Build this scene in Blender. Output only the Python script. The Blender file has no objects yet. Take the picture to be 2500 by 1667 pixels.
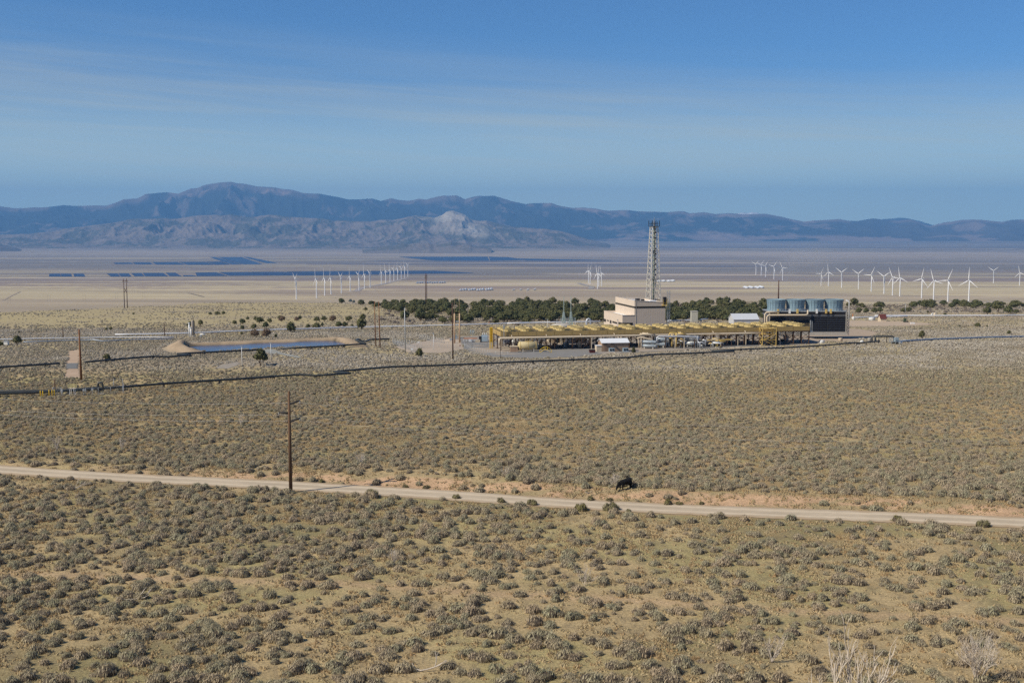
import bpy, math, random
import numpy as np
from mathutils import Vector, Matrix

# ---------------------------------------------------------------- camera, world, sun, exposure
SC = bpy.context.scene
F = 2800.0
PITCH = math.atan((833.5 - 555.0) / F)
cd = bpy.data.cameras.new('camera')
cd.sensor_width = 36.0
cd.lens = 36.0 * F / 2500.0
cd.clip_start = 0.5
cd.clip_end = 150000.0
cam = bpy.data.objects.new('camera', cd)
SC.collection.objects.link(cam)
cam.location = (0, 0, 0)
cam.rotation_euler = (math.pi / 2 - PITCH, 0, 0)
SC.camera = cam

SUN_EL = math.radians(42.0)
SUN_AZ = math.radians(244.5)          # clockwise from +Y: the sun stands to the left, a little behind the camera
sd = Vector((math.sin(SUN_AZ) * math.cos(SUN_EL), math.cos(SUN_AZ) * math.cos(SUN_EL), math.sin(SUN_EL)))
sl = bpy.data.lights.new('sun', 'SUN')
sl.energy = 5.0
sl.angle = math.radians(0.53)
sl.color = (1.0, 0.91, 0.75)
sun = bpy.data.objects.new('sun', sl)
sun.rotation_euler = sd.to_track_quat('Z', 'Y').to_euler()
SC.collection.objects.link(sun)

W = bpy.data.worlds.new('World')
SC.world = W
W.use_nodes = True
nt = W.node_tree
nt.nodes.clear()
def wn(t, **k):
    n = nt.nodes.new(t)
    for a, b in k.items():
        setattr(n, a, b)
    return n
sky = wn('ShaderNodeTexSky', sky_type='NISHITA', sun_disc=False)
sky.sun_elevation = SUN_EL
sky.sun_rotation = SUN_AZ
sky.altitude = 1900.0
sky.air_density = 1.0
sky.dust_density = 0.1
sky.ozone_density = 2.0
tc = wn('ShaderNodeTexCoord')
mp = wn('ShaderNodeMapping')
mp.inputs['Location'].default_value = (0.3, 0.2, 0.35)
mp.inputs['Scale'].default_value = (1.1, 1.1, 15.0)
n1 = wn('ShaderNodeTexNoise')
n1.inputs['Scale'].default_value = 1.6
n1.inputs['Detail'].default_value = 7.0
n1.inputs['Roughness'].default_value = 0.52
n1.inputs['Distortion'].default_value = 0.25
mp2 = wn('ShaderNodeMapping')
mp2.inputs['Rotation'].default_value = (0.0, 0.0, 0.3)
mp2.inputs['Scale'].default_value = (2.2, 2.2, 62.0)
n2 = wn('ShaderNodeTexNoise')
n2.inputs['Scale'].default_value = 1.5
n2.inputs['Detail'].default_value = 8.0
n2.inputs['Roughness'].default_value = 0.6
n2.inputs['Distortion'].default_value = 0.4
r1 = wn('ShaderNodeValToRGB')
r1.color_ramp.elements[0].position = 0.38
r1.color_ramp.elements[1].position = 0.58
r2 = wn('ShaderNodeValToRGB')
r2.color_ramp.elements[0].position = 0.45
r2.color_ramp.elements[1].position = 0.75
add = wn('ShaderNodeMath', operation='MULTIPLY_ADD')
add.inputs[1].default_value = 0.85
sc_ = wn('ShaderNodeMath', operation='MULTIPLY')
sc_.inputs[1].default_value = 0.5
mix = wn('ShaderNodeMix', data_type='RGBA')
mix.inputs['B'].default_value = (3.9, 4.8, 5.5, 1)
tint = wn('ShaderNodeMix', data_type='RGBA', blend_type='MULTIPLY')
tint.inputs['Factor'].default_value = 1.0
tint.inputs['B'].default_value = (0.44, 0.74, 1.02, 1)
bg = wn('ShaderNodeBackground')
bg.inputs['Strength'].default_value = 0.1
wo = wn('ShaderNodeOutputWorld')
L = nt.links.new
s0 = wn('ShaderNodeSeparateXYZ'); L(tc.outputs['Generated'], s0.inputs[0])
sh_ = wn('ShaderNodeMath', operation='MULTIPLY_ADD'); sh_.inputs[1].default_value = 0.055     # the streaks sink to the right
L(s0.outputs['X'], sh_.inputs[0]); L(s0.outputs['Z'], sh_.inputs[2])
cx_ = wn('ShaderNodeCombineXYZ'); L(s0.outputs['X'], cx_.inputs[0]); L(s0.outputs['Y'], cx_.inputs[1]); L(sh_.outputs[0], cx_.inputs[2])
L(cx_.outputs[0], mp.inputs['Vector'])
L(cx_.outputs[0], mp2.inputs['Vector'])
L(mp.outputs[0], n1.inputs['Vector'])
L(mp2.outputs[0], n2.inputs['Vector'])
L(n1.outputs['Fac'], r1.inputs[0])
L(n2.outputs['Fac'], r2.inputs[0])
L(r2.outputs[0], add.inputs[0])
L(r1.outputs[0], add.inputs[2])
sx = s0
hz = wn('ShaderNodeMapRange', interpolation_type='SMOOTHSTEP')      # the sheet of cirrus lies far off, overhead is clear
hz.inputs['From Min'].default_value = 0.09; hz.inputs['From Max'].default_value = 0.165
hz.inputs['To Min'].default_value = 1.0; hz.inputs['To Max'].default_value = 0.0
L(sh_.outputs[0], hz.inputs[0])
ml = wn('ShaderNodeMath', operation='MULTIPLY')
ad = wn('ShaderNodeMath', operation='ADD'); ad.inputs[1].default_value = 0.30
L(add.outputs[0], ad.inputs[0]); L(ad.outputs[0], ml.inputs[0]); L(hz.outputs[0], ml.inputs[1])
L(ml.outputs[0], sc_.inputs[0])
L(sc_.outputs[0], mix.inputs['Factor'])
L(sky.outputs[0], tint.inputs['A'])
L(tint.outputs['Result'], mix.inputs['A'])
veil = wn('ShaderNodeMix', data_type='RGBA')                      # milky air over the horizon
veil.inputs['B'].default_value = (8.4, 11.0, 10.2, 1)
vr = wn('ShaderNodeMapRange', interpolation_type='SMOOTHSTEP')
vr.inputs['From Min'].default_value = -0.02; vr.inputs['From Max'].default_value = 0.13
vr.inputs['To Min'].default_value = 0.85; vr.inputs['To Max'].default_value = 0.0
L(sx.outputs['Z'], vr.inputs[0]); L(vr.outputs[0], veil.inputs['Factor']); L(mix.outputs['Result'], veil.inputs['A'])
L(veil.outputs['Result'], bg.inputs['Color'])
L(bg.outputs[0], wo.inputs['Surface'])

SC.view_settings.view_transform = 'Standard'
SC.view_settings.look = 'None'
SC.view_settings.exposure = 0.0
SC.view_settings.gamma = 1.0
SC.view_settings.use_curve_mapping = False
SC.render.engine = 'CYCLES'
SC.cycles.use_denoising = False
SC.cycles.volume_bounces = 0
SC.cycles.max_bounces = 5

# ---------------------------------------------------------------- noise and terrain
rng = np.random.default_rng(7)
PERM = rng.permutation(1024)
GR = rng.random(1024)
def vnoise(x, y, seed=0):
    xi = np.floor(x).astype(np.int64); yi = np.floor(y).astype(np.int64)
    fx = x - xi; fy = y - yi
    fx = fx * fx * fx * (fx * (fx * 6 - 15) + 10); fy = fy * fy * fy * (fy * (fy * 6 - 15) + 10)
    def g(a, b):
        return GR[PERM[(PERM[(a + seed * 37) & 1023] + b) & 1023]]
    return (g(xi, yi) * (1 - fx) + g(xi + 1, yi) * fx) * (1 - fy) + (g(xi, yi + 1) * (1 - fx) + g(xi + 1, yi + 1) * fx) * fy
def fbm(x, y, oct=5, seed=0, gain=0.5, ridged=False):
    x = np.asarray(x, float); y = np.asarray(y, float)
    s = np.zeros(np.broadcast(x, y).shape); a = 1.0; t = 0.0
    for i in range(oct):
        n = vnoise(x, y, seed + i)
        if ridged:
            n = 1 - np.abs(2 * n - 1)
        s = s + a * n; t += a
        a *= gain
        x, y = x * 1.93 + 0.37 * y + 11.3, y * 1.93 - 0.37 * x / 1.93 + 5.1
    return s / t
def smooth(u):
    u = np.clip(u, 0, 1)
    return u * u * (3 - 2 * u)

CREST_T = [-0.6, -0.446, -0.38, -0.3, -0.268, -0.2, -0.15, 0, 0.2, 0.45, 0.6]
CREST_Y = [700, 800, 860, 960, 1040, 1050, 1030, 990, 1000, 1010, 1010]
FL_Y = [0, 4000, 8000, 9500, 11500, 14000, 20000, 24000, 28000, 34000, 90000]
FL_Z = [203, 275.8, 348.6, 372, 390, 400, 398, 385, 364, 330, 330]
def floor_z(y):
    return -np.interp(y, FL_Y, FL_Z)
def bench_base(y):
    e = np.exp(-np.maximum(y, 0) / 22.0)
    return -((29 + 0.0375 * np.maximum(y, 0)) * (1 - e) + 1.8 * e)

ROAD = None      # filled below: world x, y of the centre line
POND = None
def Hraw(x, y):
    x = np.asarray(x, float); y = np.asarray(y, float)
    b = bench_base(y)
    b = b + 0.5 * (fbm(x / 60.0, y / 60.0, 3, 3) - 0.5) * smooth((y - 40) / 60)
    b = b + 4.0 * np.exp(-(((x - 195) / 60.0) ** 2 + ((y - 900) / 90.0) ** 2))
    # level pad under the plant
    lu = (x + 4.3) * 0.9703 + (y - 417.0) * 0.2419; lv = -(x + 4.3) * 0.2419 + (y - 417.0) * 0.9703
    w = smooth((lu + 16) / 8.0) * smooth((142 - lu) / 8.0) * smooth((lv + 14) / 7.0) * smooth((58 - lv) / 7.0)
    b = b * (1 - w) - 45.0 * w
    yc = np.interp(x / np.maximum(y, 50.0), CREST_T, CREST_Y) + 30 * (fbm(x / 120.0, y * 0 + 3.1, 3, 9) - .5)
    u = np.clip((y - yc) / 1500.0, 0, 1)
    s = 1 - (1 - u) ** 2
    return b * (1 - s) + (floor_z(y) + 3 * (fbm(x / 900.0, y / 900.0, 3, 5) - .5)) * s
def H(x, y):
    x = np.asarray(x, float); y = np.asarray(y, float)
    h = Hraw(x, y)
    if ROAD is not None:
        yr = np.interp(x, ROAD[0], ROAD[1])
        zr = np.interp(x, ROAD[0], ROAD[2])
        d = y - yr
        amp = 0.6 * smooth((x + 45) / 30.0) + 0.25
        flat = smooth(1 - (np.abs(d) - 3.0) / 4.0)
        h = h * (1 - flat) + zr * flat
        bank = smooth((d - 4.2) / 3.4) * (1 - smooth((d - 9) / 40.0)) * amp
        bank = bank * (1 + 0.35 * (fbm(x / 6.0, y / 6.0, 3, 21) - .5))
        rng_ok = smooth((x - ROAD[0][0]) / 15) * smooth((ROAD[0][-1] - x) / 15)
        h = h + bank * rng_ok - 0.25 * np.exp(-((d - 3.6) / 0.7) ** 2)
    if POND is not None:
        cx, cy, hx, hy, zw = POND
        lx, ly = pond_local(x, y)
        qx = np.abs(lx) - hx; qy = np.abs(ly) - hy
        r = 5.0
        sdf = np.sqrt(np.maximum(qx + r, 0) ** 2 + np.maximum(qy + r, 0) ** 2) + np.minimum(np.maximum(qx + r, qy + r), 0) - r
        sdf = sdf + 1.2 * (fbm(x / 7.0, y / 7.0, 3, 31) - .5)
        ins = smooth((0.8 - sdf) / 3.0)
        # crest of the berm: higher at the back and the left, low in front
        side = smooth((ly + 2) / 10.0) * .55 + smooth((-hx + 4 - lx) / 7.0) * 1.7 + smooth((lx - hx + 4) / 7.0) * .5 + 0.02
        side = np.minimum(side, 2.2)
        ring = smooth((sdf - 0.3) / 2.6) * (1 - smooth((sdf - 3.5) / 6.0)) * (.8 + .4 * fbm(x / 4., y / 4., 3, 33))
        base = np.where(sdf < 12, np.maximum(h, zw + 0.35 * smooth(sdf / 2.0)) * smooth((sdf+0.5) / 1.5) + (1 - smooth((sdf+0.5) / 1.5)) * h, h)
        w = 1 - smooth((sdf - 6) / 6.0)
        base = h * (1 - w) + base * w
        h = base * (1 - ins) + (zw - 1.2) * ins + side * ring * (1 - ins)
    return h
PROT = math.radians(24.0)
def pond_local(x, y):
    cx, cy = POND[0], POND[1]
    return (x - cx) * math.cos(PROT) + (y - cy) * math.sin(PROT), -(x - cx) * math.sin(PROT) + (y - cy) * math.cos(PROT)
def pond_sdf(x, y):
    lx, ly = pond_local(x, y)
    qx = np.abs(lx) - POND[2]; qy = np.abs(ly) - POND[3]
    return np.sqrt(np.maximum(qx, 0) ** 2 + np.maximum(qy, 0) ** 2) + np.minimum(np.maximum(qx, qy), 0)
def ray(px, py):
    u = (px - 1250.0) / F; v = (833.5 - py) / F
    c, s = math.cos(PITCH), math.sin(PITCH)
    return Vector((u, c + v * s, -s + v * c))
def P(px, py, Y):
    """point of the picture ray at depth Y"""
    d = ray(px, py)
    return d * (Y / d.y)
def G(px, py, h=None):
    """where the picture ray meets the ground"""
    h = h or H
    d = ray(px, py)
    ys = np.concatenate([np.arange(60, 1400, 3.0), np.geomspace(1400, 60000, 500)])
    t = ys / d.y
    g = d.z * t - h(d.x * t, ys)
    k = np.nonzero(g < 0)[0]
    if len(k) == 0:
        return P(px, py, 60000)
    i = k[0]
    lo, hi = ys[max(i - 1, 0)], ys[i]
    for _ in range(24):
        m = 0.5 * (lo + hi)
        if d.z * m / d.y - float(h(d.x * m / d.y, m)) < 0:
            hi = m
        else:
            lo = m
    y = 0.5 * (lo + hi)
    return d * (y / d.y)
def gz(x, y):
    return float(H(np.float64(x), np.float64(y)))
def topz(px, py, Y):
    return P(px, py, Y).z

_r = [(-200, 1128), (0, 1146), (213, 1161), (425, 1172), (600, 1179), (750, 1187), (900, 1197), (1100, 1208), (1250, 1220), (1400, 1230), (1600, 1240), (1800, 1249), (2000, 1256), (2232, 1263), (2500, 1276), (2750, 1288)]
_p = [G(a, b, Hraw) for a, b in _r]
_x = np.array([p.x for p in _p]); _y = np.array([p.y for p in _p])
rx = np.linspace(_x[0], _x[-1], 240)
ry = np.interp(rx, _x, _y)
k = np.ones(31) / 31
ry = np.convolve(np.pad(ry, 15, mode='reflect', reflect_type='odd'), k, 'valid')
rz = Hraw(rx, ry)
rz = np.convolve(np.pad(rz, 15, mode='reflect', reflect_type='odd'), k, 'valid')
ROAD = (rx, ry, rz)
_c = [G(513, 859, Hraw), G(825, 847.5, Hraw), G(766, 841.5, Hraw), G(494, 847.5, Hraw)]
_cx = sum(p.x for p in _c) / 4; _cy = sum(p.y for p in _c) / 4
POND = (_cx, _cy, 28.0, 10.5, float(Hraw(_cx, _cy - 11)) + 0.2)
print('pond', POND, [tuple(p) for p in _c])

OLD = [(p.x, p.y) for p in (G(a, b) for a, b in [(0, 1398), (400, 1412), (850, 1425), (1200, 1450), (1500, 1462), (1900, 1490), (2500, 1518)])]
# ---------------------------------------------------------------- small helpers
def setp(o, label=None, cat=None, group=None, kind=None):
    if label: o['label'] = label
    if cat: o['category'] = cat
    if group: o['group'] = group
    if kind: o['kind'] = kind
    return o
def link(o, parent=None):
    SC.collection.objects.link(o)
    if parent is not None:
        o.parent = parent
    return o
def empty(name, loc=(0, 0, 0), rz=0.0, **k):
    o = bpy.data.objects.new(name, None)
    o.empty_display_size = 0.5
    o.location = loc
    o.rotation_euler = (0, 0, rz)
    link(o)
    return setp(o, **k)
def copy_tree(o, parent=None):
    c = o.copy()
    SC.collection.objects.link(c)
    c.parent = parent
    for ch in o.children:
        copy_tree(ch, c)
    return c
def np_mesh(name, V, Fc, smooth_=False):
    """V (n,3); Fc (m,k) all faces of k corners"""
    me = bpy.data.meshes.new(name)
    V = np.asarray(V, np.float32); Fc = np.asarray(Fc, np.int32)
    m, kk = Fc.shape
    me.vertices.add(len(V)); me.vertices.foreach_set('co', V.ravel())
    me.loops.add(m * kk); me.loops.foreach_set('vertex_index', Fc.ravel())
    me.polygons.add(m)
    me.polygons.foreach_set('loop_start', np.arange(0, m * kk, kk, dtype=np.int32))
    me.polygons.foreach_set('loop_total', np.full(m, kk, dtype=np.int32))
    if smooth_:
        me.polygons.foreach_set('use_smooth', np.ones(m, dtype=bool))
    me.update(calc_edges=True)
    return me
class MB:
    def __init__(s):
        s.v = []; s.f = []; s.sm = []
    def quad(s, a, b, c, d):
        n = len(s.v); s.v += [tuple(a), tuple(b), tuple(c), tuple(d)]; s.f.append((n, n + 1, n + 2, n + 3)); s.sm.append(False)
    def tri(s, a, b, c):
        n = len(s.v); s.v += [tuple(a), tuple(b), tuple(c)]; s.f.append((n, n + 1, n + 2)); s.sm.append(False)
    def box(s, x0, x1, y0, y1, z0, z1):
        n = len(s.v)
        s.v += [(x0, y0, z0), (x1, y0, z0), (x1, y1, z0), (x0, y1, z0), (x0, y0, z1), (x1, y0, z1), (x1, y1, z1), (x0, y1, z1)]
        for f in ((0, 3, 2, 1), (4, 5, 6, 7), (0, 1, 5, 4), (1, 2, 6, 5), (2, 3, 7, 6), (3, 0, 4, 7)):
            s.f.append(tuple(n + i for i in f)); s.sm.append(False)
        return s
    def bar(s, a, b, w, h=None):
        """square bar between two points"""
        h = h or w
        a = Vector(a); b = Vector(b); d = (b - a)
        if d.length < 1e-6: return s
        d.normalize()
        up = Vector((0, 0, 1)) if abs(d.z) < 0.95 else Vector((0, 1, 0))
        r = d.cross(up).normalized() * (w / 2); u = r.cross(d).normalized() * (h / 2)
        n = len(s.v)
        for p in (a, b):
            s.v += [tuple(p - r - u), tuple(p + r - u), tuple(p + r + u), tuple(p - r + u)]
        for f in ((0, 3, 2, 1), (4, 5, 6, 7), (0, 1, 5, 4), (1, 2, 6, 5), (2, 3, 7, 6), (3, 0, 4, 7)):
            s.f.append(tuple(n + i for i in f)); s.sm.append(False)
        return s
    def tube(s, pts, rad, n=8, cap=True):
        pts = [Vector(p) for p in pts]
        if not isinstance(rad, (list, tuple)): rad = [rad] * len(pts)
        base = len(s.v); pr = None
        for i, p in enumerate(pts):
            d = (pts[min(i + 1, len(pts) - 1)] - pts[max(i - 1, 0)])
            d.normalize()
            if pr is None:
                up = Vector((0, 0, 1)) if abs(d.z) < 0.9 else Vector((1, 0, 0))
                r = d.cross(up).normalized()
            else:
                r = (pr - d * pr.dot(d)).normalized()
            pr = r
            u = d.cross(r)
            for j in range(n):
                a = 2 * math.pi * j / n
                s.v.append(tuple(p + (r * math.cos(a) + u * math.sin(a)) * rad[i]))
        for i in range(len(pts) - 1):
            for j in range(n):
                a = base + i * n + j; b = base + i * n + (j + 1) % n
                s.f.append((a, b, b + n, a + n)); s.sm.append(n > 4)
        if cap:
            s.f.append(tuple(base + j for j in reversed(range(n)))); s.sm.append(False)
            s.f.append(tuple(base + (len(pts) - 1) * n + j for j in range(n))); s.sm.append(False)
        return s
    def lathe(s, prof, n=16, c=(0, 0, 0), cap0=True, cap1=True, sm=True):
        base = len(s.v)
        for r, z in prof:
            for j in range(n):
                a = 2 * math.pi * j / n
                s.v.append((c[0] + r * math.cos(a), c[1] + r * math.sin(a), c[2] + z))
        for i in range(len(prof) - 1):
            for j in range(n):
                a = base + i * n + j; b = base + i * n + (j + 1) % n
                s.f.append((a, b, b + n, a + n)); s.sm.append(sm)
        if cap0: s.f.append(tuple(base + j for j in reversed(range(n)))); s.sm.append(False)
        if cap1: s.f.append(tuple(base + (len(prof) - 1) * n + j for j in range(n))); s.sm.append(False)
        return s
    def prism(s, poly, y0, y1):
        """polygon in x,z extruded along y"""
        n = len(s.v); k = len(poly)
        s.v += [(x, y0, z) for x, z in poly] + [(x, y1, z) for x, z in poly]
        s.f.append(tuple(n + i for i in range(k))); s.sm.append(False)
        s.f.append(tuple(n + k + i for i in reversed(range(k)))); s.sm.append(False)
        for i in range(k):
            j = (i + 1) % k
            s.f.append((n + i, n + k + i, n + k + j, n + j)); s.sm.append(False)
        return s
    def mesh(s, name):
        me = bpy.data.meshes.new(name)
        me.from_pydata(s.v, [], s.f)
        me.polygons.foreach_set('use_smooth', s.sm)
        me.update()
        return me
    def obj(s, name, material, parent=None, loc=None, rz=None, **k):
        me = s.mesh(name)
        me.materials.append(material)
        o = bpy.data.objects.new(name, me)
        link(o, parent)
        if loc is not None: o.location = loc
        if rz is not None: o.rotation_euler = (0, 0, rz)
        return setp(o, **k)
def again(src, parent, loc=None, rz=None, name=None):
    o = src.copy()
    SC.collection.objects.link(o)
    o.parent = parent
    if loc is not None: o.location = loc
    if rz is not None: o.rotation_euler = (0, 0, rz)
    return o

# ---------------------------------------------------------------- materials
MATS = {}
def mat(name, rgb, rough=0.75, var=0.12, scale=1.2, metal=0.0, dirt=None, dirt_amt=0.0, bump=0.0, spec=0.3, stretch=None, rand=0.0):
    if name in MATS: return MATS[name]
    m = bpy.data.materials.new(name); m.use_nodes = True
    t = m.node_tree; b = t.nodes['Principled BSDF']
    b.inputs['Roughness'].default_value = rough
    b.inputs['Metallic'].default_value = metal
    b.inputs['Specular IOR Level'].default_value = spec
    co = t.nodes.new('ShaderNodeTexCoord')
    mpn = t.nodes.new('ShaderNodeMapping')
    mpn.inputs['Scale'].default_value = stretch or (1, 1, 1)
    no = t.nodes.new('ShaderNodeTexNoise'); no.inputs['Scale'].default_value = scale; no.inputs['Detail'].default_value = 6; no.inputs['Roughness'].default_value = 0.65
    t.links.new(co.outputs['Object'], mpn.inputs[0]); t.links.new(mpn.outputs[0], no.inputs['Vector'])
    mr = t.nodes.new('ShaderNodeMapRange'); mr.inputs['From Min'].default_value = 0.25; mr.inputs['From Max'].default_value = 0.75
    mr.inputs['To Min'].default_value = 1 - var; mr.inputs['To Max'].default_value = 1 + var
    t.links.new(no.outputs['Fac'], mr.inputs[0])
    mul = t.nodes.new('ShaderNodeMix'); mul.data_type = 'RGBA'; mul.blend_type = 'MULTIPLY'; mul.inputs['Factor'].default_value = 1
    mul.inputs['A'].default_value = (*rgb, 1)
    t.links.new(mr.outputs[0], mul.inputs['B'])
    out = mul.outputs['Result']
    if rand > 0:
        oi = t.nodes.new('ShaderNodeObjectInfo')
        m2 = t.nodes.new('ShaderNodeMapRange'); m2.inputs['To Min'].default_value = 1 - rand; m2.inputs['To Max'].default_value = 1 + rand
        t.links.new(oi.outputs['Random'], m2.inputs[0])
        mu = t.nodes.new('ShaderNodeMix'); mu.data_type = 'RGBA'; mu.blend_type = 'MULTIPLY'; mu.inputs['Factor'].default_value = 1
        t.links.new(out, mu.inputs['A']); t.links.new(m2.outputs[0], mu.inputs['B']); out = mu.outputs['Result']
    if dirt is not None:
        n2_ = t.nodes.new('ShaderNodeTexNoise'); n2_.inputs['Scale'].default_value = scale * 2.3; n2_.inputs['Detail'].default_value = 8; n2_.inputs['Roughness'].default_value = 0.7
        mp_ = t.nodes.new('ShaderNodeMapping'); mp_.inputs['Scale'].default_value = (1, 1, 0.25)
        t.links.new(co.outputs['Object'], mp_.inputs[0]); t.links.new(mp_.outputs[0], n2_.inputs['Vector'])
        rr = t.nodes.new('ShaderNodeMapRange'); rr.inputs['From Min'].default_value = 0.5; rr.inputs['From Max'].default_value = 0.75; rr.inputs['To Max'].default_value = dirt_amt
        t.links.new(n2_.outputs['Fac'], rr.inputs[0])
        mm = t.nodes.new('ShaderNodeMix'); mm.data_type = 'RGBA'
        mm.inputs['B'].default_value = (*dirt, 1)
        t.links.new(rr.outputs[0], mm.inputs['Factor']); t.links.new(out, mm.inputs['A']); out = mm.outputs['Result']
    t.links.new(out, b.inputs['Base Color'])
    if bump > 0:
        bn = t.nodes.new('ShaderNodeBump'); bn.inputs['Strength'].default_value = bump; bn.inputs['Distance'].default_value = 0.05
        t.links.new(no.outputs['Fac'], bn.inputs['Height']); t.links.new(bn.outputs[0], b.inputs['Normal'])
    MATS[name] = m
    return m
def ground_mat(name, fine_scale=6.0, fine_amt=0.25, bump=0.6, bdist=0.08, attr='tone'):
    m = bpy.data.materials.new(name); m.use_nodes = True
    t = m.node_tree; b = t.nodes['Principled BSDF']
    b.inputs['Roughness'].default_value = 0.95; b.inputs['Specular IOR Level'].default_value = 0.1
    at = t.nodes.new('ShaderNodeAttribute'); at.attribute_name = attr
    g = t.nodes.new('ShaderNodeNewGeometry')
    no = t.nodes.new('ShaderNodeTexNoise'); no.inputs['Scale'].default_value = fine_scale; no.inputs['Detail'].default_value = 8; no.inputs['Roughness'].default_value = 0.7
    t.links.new(g.outputs['Position'], no.inputs['Vector'])
    mr = t.nodes.new('ShaderNodeMapRange'); mr.inputs['From Min'].default_value = 0.3; mr.inputs['From Max'].default_value = 0.7
    mr.inputs['To Min'].default_value = 1 - fine_amt; mr.inputs['To Max'].default_value = 1 + fine_amt
    t.links.new(no.outputs['Fac'], mr.inputs[0])
    mul = t.nodes.new('ShaderNodeMix'); mul.data_type = 'RGBA'; mul.blend_type = 'MULTIPLY'; mul.inputs['Factor'].default_value = 1
    t.links.new(at.outputs['Color'], mul.inputs['A']); t.links.new(mr.outputs[0], mul.inputs['B'])
    t.links.new(mul.outputs['Result'], b.inputs['Base Color'])
    if bump:
        bn = t.nodes.new('ShaderNodeBump'); bn.inputs['Strength'].default_value = bump; bn.inputs['Distance'].default_value = bdist
        t.links.new(no.outputs['Fac'], bn.inputs['Height']); t.links.new(bn.outputs[0], b.inputs['Normal'])
    return m
def set_tone(me, col):
    a = me.attributes.new('tone', 'FLOAT_COLOR', 'POINT')
    c = np.ones((len(col), 4), np.float32); c[:, :3] = col
    a.data.foreach_set('color', c.ravel())

# ---------------------------------------------------------------- ground sheet
def lerp3(a, b, t):
    return a * (1 - t[..., None]) + b * t[..., None]
C3 = lambda *a: np.array(a, float)
def tones(x, y):
    """natural colour of the ground (albedo) at a place"""
    n1_ = fbm(x / 9.0, y / 9.0, 5, 41)
    n2_ = fbm(x / 35.0, y / 50.0, 4, 51)
    n3_ = fbm(x / 2.2, y / 2.2, 3, 61)
    soil = C3(.47, .355, .19); grass = C3(.39, .32, .155); rust = C3(.36, .21, .09); pink = C3(.50, .335, .205)
    olive = C3(.22, .19, .10)
    c = lerp3(soil + 0 * x[..., None], grass, smooth((n1_ - .38) / .25))
    c = lerp3(c, rust, 0.55 * smooth((n2_ - .5) / .2) * smooth((n3_ - .45) / .2))
    c = lerp3(c, olive, 0.45 * smooth((fbm(x / 14., y / 20., 4, 71) - .52) / .15))
    # near strip left of the front: darker litter
    c = c * (0.74 + 0.45 * n3_)[..., None]
    lit = fbm(x / 0.9, y / 1.6, 3, 66, .7)
    c = lerp3(c, C3(.15, .12, .085), .35 * smooth((lit - .56) / .12) * smooth((260 - y) / 60))
    od = y - np.interp(x, [q[0] for q in OLD], [q[1] for q in OLD])
    c = lerp3(c, C3(.50, .35, .205) * (.85 + .3 * n3_[..., None]), .75 * np.exp(-(od / (1.0 + .8 * n1_)) ** 2) * (np.abs(x) < 70))
    # beyond the pipeline: greyer, drier ground with straw grass
    far = smooth((y - 300) / 60.0)
    straw = C3(.41, .335, .19); greyg = C3(.33, .27, .19)
    cf = lerp3(greyg + 0 * x[..., None], straw, smooth((fbm(x / 60., y / 40., 4, 81) - .42) / .2))
    strawf = smooth((y - 560) / 60.0) * smooth((-x - 60) / 60.0)
    cf = lerp3(cf, straw * C3(1.02, 1.03, 1.0), 0.85 * strawf * (.55 + .45 * smooth((fbm(x / 45., y / 30., 4, 87) - .4) / .15)))
    pinkb = smooth((y - 415) / 30) * smooth((x - 200) / 40)
    cf = lerp3(cf, C3(.46, .35, .24), 0.55 * pinkb * smooth((fbm(x / 25., y / 12., 4, 91) - .5) / .12))
    c = lerp3(c, cf, far)
    # road cutting and ditch: bare pinkish earth
    d = y - np.interp(x, ROAD[0], ROAD[1])
    amp = smooth((x + 70) / 40.0) * .8 + .2
    e = smooth((d + 3.2) / 1.0) * (1 - smooth((d - 5.6 - 2.0 * n1_) / 1.5))
    c = lerp3(c, lerp3(pink * (0.8 + 0.4 * n3_[..., None]), olive * 1.3, .7 * smooth((fbm(x / 5., y / 1.5, 4, 73) - .52) / .1)), e * amp)
    nearv = smooth((d + 11) / 3.0) * (1 - smooth((d + 3.5) / 1.0))
    c = lerp3(c, C3(.29, .25, .125), 0.6 * nearv * smooth((n1_ - .35) / .2))
    # pond berm
    lx, ly = pond_local(x, y); sdf = pond_sdf(x, y)
    front = smooth((ly - 1) / 3.0)
    left = smooth((-POND[2] + 3 - lx) / 5.0); right = smooth((lx - POND[2] + 3) / 5.0)
    bm = (1 - smooth((sdf - 7.0 + 3 * (n1_ - .5)) / 2.5)) * np.maximum(np.maximum(front, left), right)
    c = lerp3(c, C3(.42, .32, .215) * (0.75 + 0.4 * n3_[..., None]), bm)
    c = lerp3(c, C3(.12, .10, .07), (1 - smooth((sdf - .4) / 1.2)))
    # spoil heap right of the pond
    # valley floor: broad streaks of straw, mauve, grey blue scrub
    v = smooth((y - 1250) / 400.0)
    s1 = fbm(x / 2600., y / 330. + x / 5000., 6, 101, .62)
    s2 = fbm(x / 5000., y / 900. - x / 9000., 6, 111, .62)
    s3 = fbm(x / 1300., y / 120. + x / 4000., 4, 121, .65)
    cream = C3(.52, .42, .245); mauve = C3(.29, .215, .165); greyb = C3(.22, .185, .15); white = C3(.56, .45, .34)
    cv = lerp3(cream + 0 * x[..., None], mauve, smooth((s1 - .46) / .09))
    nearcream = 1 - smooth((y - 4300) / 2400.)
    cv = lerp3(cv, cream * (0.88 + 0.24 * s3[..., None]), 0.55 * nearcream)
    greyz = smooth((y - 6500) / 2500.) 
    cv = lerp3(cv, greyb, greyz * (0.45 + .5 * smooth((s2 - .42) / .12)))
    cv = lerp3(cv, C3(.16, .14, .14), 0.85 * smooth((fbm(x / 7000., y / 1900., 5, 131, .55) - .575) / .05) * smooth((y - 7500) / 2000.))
    cv = lerp3(cv, white, 0.6 * smooth((fbm(x / 5200., y / 800., 4, 141) - .64) / .06))
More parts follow.
